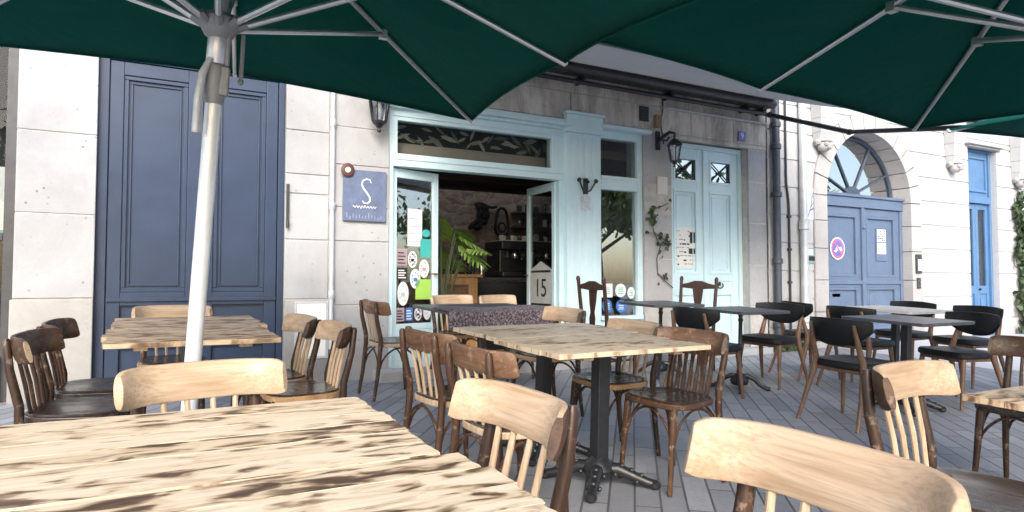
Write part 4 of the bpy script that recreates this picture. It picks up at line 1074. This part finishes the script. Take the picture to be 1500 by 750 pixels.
# ------------------------------------------------------------------ parasols
def make_parasol(a=1.43, Hm=2.15, Hc=2.09, Ha=2.62, Hr=2.04):
    t = thing('parasol', 'x', 'parasol', 'green square parasols over the terrace')
    tips = [(a, 0, Hm), (a, a, Hc), (0, a, Hm), (-a, a, Hc), (-a, 0, Hm), (-a, -a, Hc), (0, -a, Hm), (a, -a, Hc)]
    ap = Vector((0, 0, Ha))
    q = MB()
    for i in range(8):
        p, r = Vector(tips[i]), Vector(tips[(i + 1) % 8])
        def fn(u, v, p=p, r=r):
            e = p.lerp(r, v)
            inw = (ap - e); inw.z = 0; inw.normalize()
            e = e + inw * .055 * 4 * v * (1 - v)
            q_ = ap.lerp(e, u)
            q_.z -= .035 * math.sin(PI * u) * 4 * v * (1 - v)
            return tuple(q_)
        q.grid(fn, 14, 10)
    o = q.build('canopy', M_canopy, t, solid=.0025, recalc=False)
    bm = bmesh.new(); bm.from_mesh(o.data); bmesh.ops.remove_doubles(bm, verts=bm.verts, dist=.001); bmesh.ops.recalc_face_normals(bm, faces=bm.faces)
    bm.to_mesh(o.data); bm.free(); o.data.set_sharp_from_angle(angle=R(5))
    hem = MB()
    for i in range(8):
        p, r = Vector(tips[i]), Vector(tips[(i + 1) % 8])
        pts = []
        for k in range(9):
            v = k / 8; e = p.lerp(r, v); inw = (ap - e); inw.z = 0; inw.normalize(); e = e + inw * (.055 * 4 * v * (1 - v) + .004); e.z -= .004; pts.append(e)
        hem.tube(pts, .006, 6)
    hem.build('hem', M_canopy, o)
    for i, p in enumerate(tips):
        p = Vector(p); d = (p - ap)
        rib = MB(); rib.tube([ap + d * .03 + Vector((0, 0, -.03)), ap + d * .55 + Vector((0, 0, -.028)), p + Vector((0, 0, -.014))], [.013, .013, .011], 8)
        rib.sphere(p + Vector((0, 0, -.006)), .012, 8)
        rb_ = rib.build('rib', M_alu, t)
        sp_ = MB(); j = ap + d * .5 + Vector((0, 0, -.03)); dn = Vector((d.x, d.y, 0)).normalized()
        sp_.tube([Vector((0, 0, Hr)) + dn * .07, j], .0125, 8); sp_.box(j.x - .02, j.x + .02, j.y - .02, j.y + .02, j.z - .025, j.z + .02)
        sp_.build('strut', M_alu, rb_)
    q = MB(); q.tube([(0, 0, .05), (0, 0, 1.76)], .030, 20); q.build('lower_pole', M_pole, t)
    q = MB(); q.tube([(0, 0, 1.75), (0, 0, Ha)], .026, 16); q.build('upper_pole', M_alu, t)
    q = MB(); q.lathe([(.028, 0), (.055, .01), (.06, .05), (.03, .06)], (0, 0, Ha - .06), 12); q.sphere((0, 0, Ha + .03), .03, 10); q.build('finial', M_cast, t)
    q = MB(); q.lathe([(.034, -.06), (.052, -.045), (.066, -.02), (.07, .02), (.06, .035), (.034, .04)], (0, 0, Hr), 16)
    for p in tips:
        dn = Vector((p[0], p[1], 0)).normalized(); q.tube([dn * .05 + Vector((0, 0, Hr - .01)), dn * .095 + Vector((0, 0, Hr + .015))], .018, 8)
    q.build('runner_hub', M_cast, t)
    q = MB(); q.lathe([(.0345, 1.885), (.0385, 1.893), (.0385, 1.985), (.0345, 1.99)], n=18); q.build('sleeve', M_alu, t)
    q = MB(); q.lathe([(.0305, 1.735), (.036, 1.75), (.043, 1.80), (.046, 1.86), (.042, 1.888), (.0345, 1.89)], n=18)
    q.box(.015, .05, -.04, .0, 1.77, 1.88); q.box(.026, .046, -.03, -.005, 1.88, 2.02)
    q.build('crank_housing', M_cast, t, bevel=.008)
    q = MB(); q.tube([(-.02, -.04, 1.90), (-.042, -.045, 1.84), (-.05, -.045, 1.75), (-.048, -.045, 1.62)], [.010, .015, .016, .016], 10); q.build('lever', M_zinc, t)
    q = MB(); q.tube([(.085, .02, 2.02), (.088, .02, 1.84)], .008, 8); q.sphere((.088, .02, 1.84), .012, 8); q.build('stop_pin', M_cast, t)
    q = MB(); q.lathe([(.30, 0), (.30, .03), (.28, .05), (.06, .07), (.045, .08), (.042, .3), (.036, .3)], n=24); q.build('base_plate', M_cast, t)
    return t
def tilt(x, y, phi, tx, ty):
    return T @ Matrix.Translation((x, y, 0)) @ Matrix.Rotation(ty, 4, 'Y') @ Matrix.Rotation(tx, 4, 'X') @ Matrix.Rotation(phi, 4, 'Z')
PA = make_parasol()
PA['label'] = 'green parasol on the leaning white pole in front of the navy doors'
PA.matrix_world = tilt(.167, -3.412, -.148, .047, .049)
PB = make_parasol(1.422, 2.085, 2.093, 2.622, 2.045)
PB['label'] = 'green parasol overhead in the upper right, its canopy edge below the grey awning'
PB.matrix_world = tilt(2.847, -5.091, .006, .027, .047)
dup(PA, tilt(6.15, -5.16, .0, 0, .0), 'green parasol at the far right edge of the photo')

# ------------------------------------------------------------------ tables
def plank_top(w, d, z, th, n, seed, gap=.0010, jag=.007):
    """planks along x; wavy outer edges and uneven ends"""
    random.seed(seed); mb = MB(); pw = d / n
    for k in range(n):
        y0 = -d / 2 + k * pw + gap / 2; y1 = y0 + pw - gap
        xa = -w / 2 + random.uniform(-jag, jag); xb = w / 2 + random.uniform(-jag, jag)
        m_ = 22
        lo = []; hi = []
        for i in range(m_ + 1):
            x = xa + (xb - xa) * i / m_
            wob = lambda e: .006 * noise.noise((x * 6 + seed * 3, e * 7.3, seed)) + .004 * noise.noise((x * 17, e, seed + 5))
            lo.append((x, y0 + (wob(k) if k == 0 else 0))); hi.append((x, y1 + (wob(k + 9) if k == n - 1 else 0)))
        def endw(p, q_, s_):
            out = []
            for i in range(1, 6):
                t = i / 6; x = p[0] + (q_[0] - p[0]) * t; y = p[1] + (q_[1] - p[1]) * t
                out.append((x + s_ * .007 * noise.noise((y * 30, seed, k)), y))
            return out
        poly = lo + endw(lo[-1], hi[-1], 1) + hi[::-1] + endw(hi[0], lo[0], 1)
        dz = random.uniform(-.0008, .0008)
        mb.prism_z(poly, z - th, z + dz)
    return mb
def cast_base(name_parent, h, ornate=True, r=.30, rot=0., sq=.036):
    q = MB(); q.M = Matrix.Rotation(R(rot), 4, 'Z')
    if ornate: q.box(-sq, sq, -sq, sq, .10, h - .028)
    else:
        q.lathe([(.026, .08), (.022, .12), (.021, .2), (.03, .22), (.021, .24), (.019, .33), (.027, .35), (.019, .37), (.018, h - .12), (.026, h - .10), (.018, h - .08), (.03, h - .028)], n=14)
    q.build('pedestal', M_black, name_parent, bevel=.004 if ornate else 0)
    q = MB(); q.box(-.17, .17, -.03, .03, h - .03, h - .022); q.box(-.03, .03, -.17, .17, h - .038, h - .030); q.build('top_bracket', M_black, name_parent)
    q = MB(); q.lathe([(.045, .04), (.075, .05), (.085, .085), (.07, .12), (.05, .135), (.038, .15)], n=16); q.build('hub', M_black, name_parent)
    for k in range(4):
        a = PI / 4 + k * PI / 2 + R(rot); c, s_ = math.cos(a), math.sin(a)
        q = MB()
        if ornate:
            pr = [(.05, .085, .036), (.10, .088, .034), (.15, .07, .030), (.20, .052, .027), (.25, .036, .024), (r, .026, .026), (r + .02, .018, .018)]
            q.tube([(x * c, x * s_, z) for x, z, _ in pr], [w_ for _, _, w_ in pr], 10)
            for x, z in ((.12, .108), (.17, .09), (.22, .068)): q.sphere((x * c, x * s_, z), .014, 8)
            for x, z, e in ((.09, .07, .038), (.20, .04, .03)):
                q.sphere((x * c - s_ * e, x * s_ + c * e, z), .013, 8); q.sphere((x * c + s_ * e, x * s_ - c * e, z), .013, 8)
            q.sphere((r * c, r * s_, .026), .033, 10, (1, 1, .8))
        else:
            pr = [(.02, .12), (.07, .13), (.13, .10), (.19, .045), (.24, .022), (r, .02)]
            q.tube([(x * c, x * s_, z) for x, z in pr], [.022, .022, .02, .018, .018, .02], 8)
        q.build('foot', M_black, name_parent)
def wood_table(x, y, w, d, mat, n, seed, label, h=.745, rot=0, ped=(0, 0), jag=.012):
    t = thing('plank_table', label, 'table', 'scorched plank tables on the terrace', mat=place(x, y, rot))
    plank_top(w, d, h, .024, n, seed, jag=jag).build('plank_top', mat, t, bevel=.0012)
    q = MB()
    for xx in (-w * .3, w * .3): q.box(xx - .03, xx + .03, -d * .44, d * .44, h - .044, h - .0245)
    q.build('batten', M_spin, t, bevel=.002)
    nm = thing('pedestal_base', None, None); del_ = nm
    bpy.data.objects.remove(nm)
    cast_base(t, h - .018, True, .29, 0)
    return t
wood_table(-.02, -4.585, 1.24, .655, M_burn1, 6, 3, 'large scorched plank table at bottom left, far half of the joined pair')
wood_table(.02, -5.275, 1.26, .70, M_burn1, 6, 8, 'scorched plank table nearest the viewer, overlapping the bottom left corner of the photo')
wood_table(.27, -2.36, .78, .66, M_burn2, 5, 5, 'striped brown plank table in front of the navy doors, near half')
wood_table(.30, -1.69, .80, .665, M_burn2, 5, 6, 'striped brown plank table in front of the navy doors, half next to the doors')
wood_table(2.155, -3.40, .95, .62, M_burn3, 4, 12, 'pale plank table in the middle, half with the nearer black pedestal', rot=1.5)
wood_table(2.19, -2.78, .95, .60, M_burn3, 4, 14, 'pale plank table in the middle, half with the farther black pedestal', rot=1.5)
wood_table(3.19, -5.24, .90, .72, M_burn2, 5, 17, 'striped plank table cut off by the right edge of the photo', h=.70)

def dark_table(x, y, w, d, label, mat=M_dtop, rot=0, h=.745, rnd=False, sq=False, th=.025):
    t = thing('bistro_table', label, 'table', 'plain topped bistro tables', mat=place(x, y, rot))
    q = MB()
    if rnd: q.lathe([(w / 2 - .01, h - th), (w / 2, h - th + .006), (w / 2, h - .006), (w / 2 - .006, h)], n=40)
    else:
        rr = .03; pts = []
        for (cx, cy, a0) in ((w / 2 - rr, d / 2 - rr, 0), (-w / 2 + rr, d / 2 - rr, 90), (-w / 2 + rr, -d / 2 + rr, 180), (w / 2 - rr, -d / 2 + rr, 270)):
            pts += [(cx + rr * math.cos(R(a0 + k * 22.5)), cy + rr * math.sin(R(a0 + k * 22.5))) for k in range(5)]
        q.prism_z(pts, h - th, h)
    q.build('table_top', mat, t, bevel=.003)
    cast_base(t, h - th + .024, sq, .27, 0, .03)
    return t
dark_table(2.62, -1.05, .95, .85, 'dark table by the cafe entrance with a mottled throw over its front', rnd=False)
dark_table(4.74, -.92, .66, .6, 'small dark table below the cafe side window', rot=0)
dark_table(4.93, -1.80, .62, .62, 'dark table on a slim black post in front of the pale doors')
dark_table(5.55, -2.98, .72, .70, 'dark table among the black chairs, nearest to the viewer', sq=True)
dark_table(6.75, -2.15, .74, .74, 'pale topped table behind the dark one among the black chairs', M_gtop, sq=True)
# mottled throw over the front of the entrance table
def throw(u, v, side):
    x = -.50 + 1.0 * u; o = .012 * side
    t = v
    if t < .35: y = -.10 - .33 * t / .35; z = .749 + o; nx = 0
    else:
        k = (t - .35) / .65; y = -.43 - .012 - o; z = .749 - .13 * k
    return (x, y - .01 * math.sin(u * 14) * (t > .35), z + .006 * math.sin(u * 9 + t * 5))
q = MB(); q.slab(throw, 24, 14)
o = q.build('table_throw', M_tweed); o.matrix_world = place(2.62, -1.05, 0)
tag(o, 'mottled purple grey throw draped over the dark table at the cafe entrance', 'throw')

# ------------------------------------------------------------------ chairs
def rail_pt(u, hw, sag):                  # u -1..1 : plan position along the bent rail
    return hw * u * (1 - .06 * u * u), -sag * u * u
def make_bistro(kind):
    """bentwood cafe chair, sitter looks to -y"""
    t = thing('bentwood_chair', 'x', 'chair', 'bentwood chairs around the plank tables')
    post = {'light': M_post, 'brown': M_postm, 'dark': M_post, 'slat': M_postm, 'sand': M_postm}[kind]
    rail = {'light': M_rail_l, 'brown': M_rail_b, 'dark': M_rail_d, 'slat': M_rail_b, 'sand': M_rail_l}[kind]
    endm = {'light': M_rail_d, 'brown': M_rail_b, 'dark': M_rail_d, 'slat': M_rail_d, 'sand': M_rail_l}[kind]
    rim = {'light': M_rim, 'brown': M_spin, 'dark': M_seatd, 'slat': M_rail_d, 'sand': M_rim}[kind]
    spin = {'light': M_spin, 'brown': M_spin, 'dark': M_postm, 'slat': M_rail_d, 'sand': M_spin}[kind]
    hw, sag = .25, .085; yb = .222
    zc, hh_ = .743, .056
    def slabf(u, v, side):
        uu = (u * 2 - 1); uu = math.copysign(1 - (1 - abs(uu)) ** 1.25, uu)
        x = hw * uu * (1 - .05 * uu * uu); dy = -sag * abs(uu) ** 3.6
        vv = (v - .5) * 2
        e = max(0, (abs(uu) - .86) / .14)
        hgt = hh_ * (1 - .20 * e ** 3)
        th = .0165 * (1 - .55 * abs(vv) ** 3) * (1 - .15 * e ** 3)
        nx, ny = 3.6 * sag * math.copysign(abs(uu) ** 2.6, uu), hw; l = math.hypot(nx, ny); nx /= l; ny /= l
        s_ = 1 if side else -1
        return (x + nx * th * s_, yb + dy + ny * th * s_ + .012 * vv, zc + hgt * vv + .002 * (1 - uu * uu))
    q = MB(); q.slab(slabf, 36, 8)
    nf_ = 2 * 36 * 8; q.mi = [(k % 2) if k < nf_ else (0 if k < nf_ + 72 else 2) for k in range(len(q.f))]
    rl = q.build('back_rail', [rail, endm, M_rail_l if kind == 'dark' else endm], t, bevel=.003)
    # rear posts and legs: one bent stick each
    for s_ in (-1, 1):
        xp = s_ * .172; yr = yb - sag * abs(xp / hw) ** 3.6 + .031
        q = MB(); q.tube([(s_ * .178, .235, 0), (s_ * .174, .205, .2), (s_ * .170, .185, .42), (s_ * .170, .185, .50), (xp, yr - .008, .66), (xp, yr + .004, .775), (xp, yr + .005, .792)],
                         [.0135, .0165, .019, .019, .0175, .0165, .010], 12); q.build('leg', post, t)
        q = MB(); q.tube([(s_ * .175, -.185, 0), (s_ * .168, -.170, .2), (s_ * .160, -.155, .40), (s_ * .158, -.150, .435)], [.0125, .016, .022, .022], 12); q.build('leg', post, t)
    # seat: rim and pressed panel
    def outline(sc_, k):
        a = 2 * PI * k / 40; c, s2 = math.cos(a), math.sin(a)
        e = .62
        x = .205 * sc_ * math.copysign(abs(c) ** e, c); y = .20 * sc_ * math.copysign(abs(s2) ** e, s2)
        return x * (1 - .10 * (y / .2)), y
    q = MB(); q.prism_z([outline(1, k) for k in range(40)], .425, .457); q.build('seat_rim', rim, t, bevel=.008)
    q = MB()
    vs = []; rings = [(.965, .4576), (.935, .4655), (.80, .4645), (.72, .4610), (.45, .4592), (.2, .4586)]
    for sc_, z in rings: vs += [(outline(sc_, k)[0], outline(sc_, k)[1], z) for k in range(40)]
    fs = [(i * 40 + k, i * 40 + (k + 1) % 40, (i + 1) * 40 + (k + 1) % 40, (i + 1) * 40 + k) for i in range(len(rings) - 1) for k in range(40)] + [tuple((len(rings) - 1) * 40 + k for k in range(40))]
    q.add(vs, fs); q.build('seat', M_seatd, t, recalc=False)
    # spindles or slats
    xs = (-.105, -.038, .038, .105) if kind != 'slat' else (-.115, -.07, -.023, .023, .07, .115)
    for x in xs:
        yr = yb - sag * abs(x / hw) ** 3.6
        q = MB()
        if kind == 'slat':
            q.tube([(x * .9, .165, .455), (x * .92, .180, .53), (x * .96, .192, .60), (x * .98, yr - .016, .67), (x, yr - .005, .705)], [.011, .013, .009, .013, .011], 8, flat=1.0)
        else:
            q.tube([(x * .88, .165, .455), (x * .95, .185, .58), (x, yr - .006, .702)], [.0085, .0095, .0085], 8)
        q.build('spindle', spin, t)
    # bent braces under the seat
    q = MB()
    for (p0, p1, mid_) in (((-.17, -.165, .22), (.17, -.165, .22), None), ((-.165, -.15, .25), (-.172, .19, .25), None), ((.165, -.15, .25), (.172, .19, .25), None), ((-.172, .2, .25), (.172, .2, .25), None)):
        p0, p1 = Vector(p0), Vector(p1); pts = []
        for k in range(15):
            u = k / 14; p = p0.lerp(p1, u); z = p0.z + (.415 - p0.z) * math.sin(PI * u) ** .55
            pts.append((p.x, p.y, z))
        q.tube(pts, .0075, 6)
    q.build('brace', post, t)
    return t
PROTO = {}
def chair(kind, x, y, face, label, s=1.0):
    """face: direction the sitter looks, degrees from +x"""
    Mx = place(x, y, face + 90, s)
    if kind not in PROTO:
        t = MAKERS[kind](); PROTO[kind] = t; t.matrix_world = Mx; t['label'] = label
    else: t = dup(PROTO[kind], Mx, label)
    return t
def make_black():
    t = thing('padded_chair', 'x', 'chair', 'black padded chairs with splayed wooden legs')
    q = MB()
    def outline(k, sc_=1.0):
        a = 2 * PI * k / 36; c, s2 = math.cos(a), math.sin(a); e = .5
        return (.235 * sc_ * math.copysign(abs(c) ** e, c) * (1 - .12 * s2), .22 * sc_ * math.copysign(abs(s2) ** e, s2) - .01)
    vs = []; rings = [(.95, .415), (1, .425), (1.0, .452), (.95, .468), (.6, .472), (.2, .470)]
    for sc_, z in rings: vs += [(*outline(k, sc_), z) for k in range(36)]
    fs = [tuple(range(35, -1, -1))] + [(i * 36 + k, i * 36 + (k + 1) % 36, (i + 1) * 36 + (k + 1) % 36, (i + 1) * 36 + k) for i in range(len(rings) - 1) for k in range(36)] + [tuple((len(rings) - 1) * 36 + k for k in range(36))]
    q.add(vs, fs); q.build('seat', M_leather, t, recalc=False)
    q = MB(); q.box(-.19, .19, -.18, .18, .385, .414); q.build('seat_frame', M_walnut, t, bevel=.005)
    def back(u, v, side):
        uu = u * 2 - 1
        ztop = .785 - .012 * uu * uu
        zbot = .585 + .11 * abs(uu) ** 2.6
        z = zbot + (ztop - zbot) * v
        x = .255 * uu
        y = .235 - .085 * uu * uu + .10 * (z - .6)
        th = .022 * (1 - .55 * abs(2 * v - 1) ** 3) * (1 - .5 * abs(uu) ** 6)
        return (x, y + (th if side else -th), z)
    q = MB(); q.slab(back, 28, 10); q.build('backrest', M_leather, t, bevel=.004)
    for s_ in (-1, 1):
        q = MB(); q.tube([(s_ * .245, .30, 0), (s_ * .225, .235, .2), (s_ * .20, .175, .40), (s_ * .192, .170, .46), (s_ * .185, .222, .60), (s_ * .175, .265, .745)], [.013, .018, .025, .025, .019, .013], 10); q.build('leg', M_walnut, t)
        q = MB(); q.tube([(s_ * .225, -.205, 0), (s_ * .195, -.16, .39), (s_ * .195, -.155, .41)], [.012, .021, .021], 10); q.build('leg', M_walnut, t)
    return t
def make_vintage():
    t = thing('splat_back_chair', 'x', 'chair', 'old mahogany chairs by the cafe wall')
    q = MB(); q.prism_z([(-.21, -.20), (.21, -.20), (.18, .18), (-.18, .18)], .43, .465); q.build('seat', M_red, t, bevel=.01)
    for s_ in (-1, 1):
        q = MB(); q.tube([(s_ * .18, .26, 0), (s_ * .18, .2, .42), (s_ * .185, .21, .6), (s_ * .19, .26, .96), (s_ * .19, .265, .985), (s_ * .19, .267, 1.01)], [.016, .02, .02, .018, .022, .012], 10); q.build('leg', M_red, t)
        q = MB(); q.lathe([(.014, 0), (.02, .05), (.016, .1), (.022, .3), (.017, .34), (.024, .36), (.024, .43)], (s_ * .18, -.17, 0), 12); q.build('leg', M_red, t)
    q = MB()
    top = [(-.18, .885), (-.10, .88), (0, .87), (.10, .88), (.18, .885), (.18, .925), (.11, .94), (.04, .965), (-.04, .965), (-.11, .94), (-.18, .925)]
    q.M = Matrix.Translation((0, .245, 0)); q.prism_y(top, -.012, .012); q.build('crest_rail', M_red, t, bevel=.005)
    q = MB(); sp_ = [(-.035, .53), (-.04, .60), (-.026, .66), (-.045, .76), (-.058, .88), (.058, .88), (.045, .76), (.026, .66), (.04, .60), (.035, .53)]
    q.M = Matrix.Translation((0, .232, 0)); q.prism_y(sp_, -.007, .007); q.build('splat', M_red, t, bevel=.003)
    q = MB(); q.box(-.18, .18, .205, .225, .51, .54); q.build('lower_rail', M_red, t, bevel=.003)
    q = MB(); q.tube([(-.18, -.17, .2), (-.18, .22, .2)], .01, 8); q.tube([(.18, -.17, .2), (.18, .22, .2)], .01, 8); q.tube([(-.18, .02, .2), (.18, .02, .2)], .01, 8); q.build('stretcher', M_red, t)
    return t
MAKERS = {k: (lambda k=k: make_bistro(k)) for k in ('light', 'brown', 'dark', 'slat', 'sand')}
MAKERS['black'] = make_black; MAKERS['vintage'] = make_vintage

E_, W_, N_, S_ = 0, 180, 90, -90
# around the navy door table
chair('dark', -0.2, -2.64, -10, 'dark bentwood chair at far left, nearer of two beside the striped table')
chair('dark', -0.15, -2.1, -5, 'dark bentwood chair at far left, one closer to the navy doors')
chair('light', 0.71, -2.12, 184, 'bentwood chair right of the striped table, standing close to the white meter hatch')
chair('light', 0.79, -2.58, 180, 'bentwood chair right of the striped table, nearer one with its dark rail end to us')
chair('sand', .24, -1.28, S_, 'pale railed bentwood chair between the striped table and the navy doors')
chair('sand', 0.235, -4.14, -79, 'bentwood chair with wide pale rail behind the big front table', 1.03)
# around the front table
chair('light', 0.68, -4.77, 184, 'bentwood chair with pale rail and flaking dark post, right of the front table', 1.04)
chair('sand', 0.87, -5.52, 183, 'pale railed bentwood chair in the close foreground at bottom right', 1.075)
chair('light', 2.3, -5.15, -82, 'bentwood chair with pale rail and round dark seat left of the right edge table', 1.06)
# around the middle tables
chair('brown', 1.5, -3.02, 7, 'brown railed bentwood chair at the left of the middle table, farther one')
chair('brown', 1.48, -3.66, 5, 'brown railed bentwood chair at the left of the middle table, nearer one')
chair('light', 2.56, -2.96, 180, 'bentwood chair with orange pale rail on the far right side of the middle table')
chair('slat', 2.53, -3.52, 186, 'dark slatted bentwood chair on the right of the middle table')
# by the entrance
chair('brown', 1.93, -0.8, 3, 'bentwood chair against the cafe door leaf with stickers')
chair('light', 2.72, -1.93, 182, 'bentwood chair between the throw covered table and the middle table')
chair('sand', 3.2, -0.48, -75, 'pale railed bentwood chair behind the throw covered table, by the open right leaf')
chair('sand', 2.72, -0.42, -80, 'pale railed bentwood chair behind the throw covered table, near the plant')
chair('dark', 4.1, -4.5, W_ + 5, 'dark bentwood chair at the right edge behind the cut off table')
chair('vintage', 4.15, -0.85, 5, 'mahogany splat back chair in front of the pale blue pilaster')
chair('vintage', 5.2, -0.89, 212, 'mahogany splat back chair in front of the pale double doors')
# black padded chairs
chair('black', 4.40, -1.92, E_ + 5, 'black padded chair left of the slim post table, half hidden by the slatted chair')
chair('black', 5.42, -1.72, W_ + 10, 'black padded chair right of the slim post table, its seat toward the pale doors')
chair('black', 4.74, -3.07, E_, 'black padded chair nearest the viewer, its full back turned to us')
chair('black', 6.22, -1.55, E_ - 15, 'black padded chair close behind the one beside the slim post table')
chair('black', 6.12, -2.2, E_, 'black padded chair left of the pale topped table')
chair('black', 7.38, -1.85, W_, 'black padded chair behind the pale topped table, in front of the arched door')
chair('black', 7.36, -2.5, W_ - 8, 'black padded chair behind the pale topped table, toward the bright blue door')
chair('black', 6.22, -3.02, W_ - 12, 'black padded chair right of the dark table, its rounded back in profile')
chair('black', 6.90, -3.62, E_ + 40, 'black padded chair at the right edge of the photo')

# ------------------------------------------------------------------ trees across the street (seen mirrored in the glass)
random.seed(77)
def make_tree():
    t = thing('plane_tree', 'x', 'tree', 'trees across the street mirrored in the glass')
    q = MB(); q.tube([(0, 0, 0), (.05, .03, 1.5), (.0, -.05, 3.2), (.1, 0, 5)], [.24, .2, .17, .1], 10)
    ends = []
    for k in range(9):
        a = k * 2.4; h = random.uniform(2.6, 4.6); L = random.uniform(1.4, 2.6)
        e = Vector((L * math.cos(a), L * math.sin(a), h + L * .7)); q.tube([(0, 0, h), e * .55 + Vector((0, 0, h * .45)), e], [.09, .06, .02], 6); ends += [e, e * .7 + Vector((0, 0, 1.3))]
    q.build('trunk', M_trunk, t)
    ends += [Vector((0, 0, 6.2)), Vector((.5, .3, 5.6))]
    lv = MB()
    for _ in range(2400):
        c = random.choice(ends) + Vector((random.gauss(0, .55), random.gauss(0, .55), random.gauss(0, .42)))
        s_ = random.uniform(.10, .2); m_ = Matrix.Rotation(random.uniform(0, 6.28), 3, 'Z') @ Matrix.Rotation(random.uniform(0, 3.1), 3, 'X')
        lv.add([c + m_ @ Vector(p) * s_ for p in ((-.5, -1, 0), (.5, -1, 0), (.6, .2, .1), (0, 1, 0), (-.6, .2, .1))], [(0, 1, 2, 3, 4)])
    lv.build('crown', M_leaf, t, recalc=False, smooth=False)
    return t
tr_ = make_tree(); zt = -10 * math.tan(TH)
for i, (x, y, s_) in enumerate(((-9, -19, 1.0), (-2, -23, 1.15), (5, -20, .95), (12, -24, 1.1), (18, -18, 1.0), (24, -22, 1.2), (31, -19, 1.05))):
    o = tr_ if i == 0 else dup(tr_)
    o.matrix_world = Matrix.Translation((x, y, zt)) @ Matrix.Rotation(i * 1.3, 4, 'Z') @ Matrix.Scale(s_, 4)
    o['label'] = 'leafy street tree across the way, seen only mirrored in the cafe glass'

# ------------------------------------------------------------------ light, sky, camera
AZ = math.atan2(-.45, -.9); EL = R(30)
w = bpy.data.worlds.new('World'); sc.world = w; w.use_nodes = True
nt = w.node_tree; bg = nt.nodes['Background']
sky = nt.nodes.new('ShaderNodeTexSky'); sky.sky_type = 'NISHITA'; sky.sun_disc = False
sky.sun_elevation = EL; sky.sun_rotation = AZ; sky.air_density = 1.0; sky.dust_density = 2.5; sky.ozone_density = 1.0
nt.links.new(sky.outputs[0], bg.inputs['Color']); bg.inputs['Strength'].default_value = .15
sl = bpy.data.lights.new('sun', 'SUN'); sl.energy = .75; sl.angle = R(25); sl.color = (1, .985, .97)
so = bpy.data.objects.new('sun', sl); COL.objects.link(so)
d = Vector((math.sin(AZ) * math.cos(EL), math.cos(AZ) * math.cos(EL), math.sin(EL)))
so.rotation_euler = (-d).to_track_quat('-Z', 'Y').to_euler(); so.location = d * 30
cam = bpy.data.cameras.new('camera'); cam.sensor_width = 36; cam.lens = 24; cam.clip_end = 1000; cam.clip_start = .05
co_ = bpy.data.objects.new('camera', cam); COL.objects.link(co_)
pit = math.atan(40 / 1000)
co_.location = (0, -6.35, .9039); co_.rotation_euler = (PI / 2 + pit, 0, R(-29))
sc.camera = co_
sc.view_settings.view_transform = 'Standard'; sc.view_settings.look = 'None'; sc.view_settings.gamma = 1; sc.view_settings.use_curve_mapping = False
sc.view_settings.exposure = 1.58
sc.render.engine = 'CYCLES'
sc.cycles.use_denoising = True
sc.cycles.max_bounces = 8; sc.cycles.transparent_max_bounces = 12
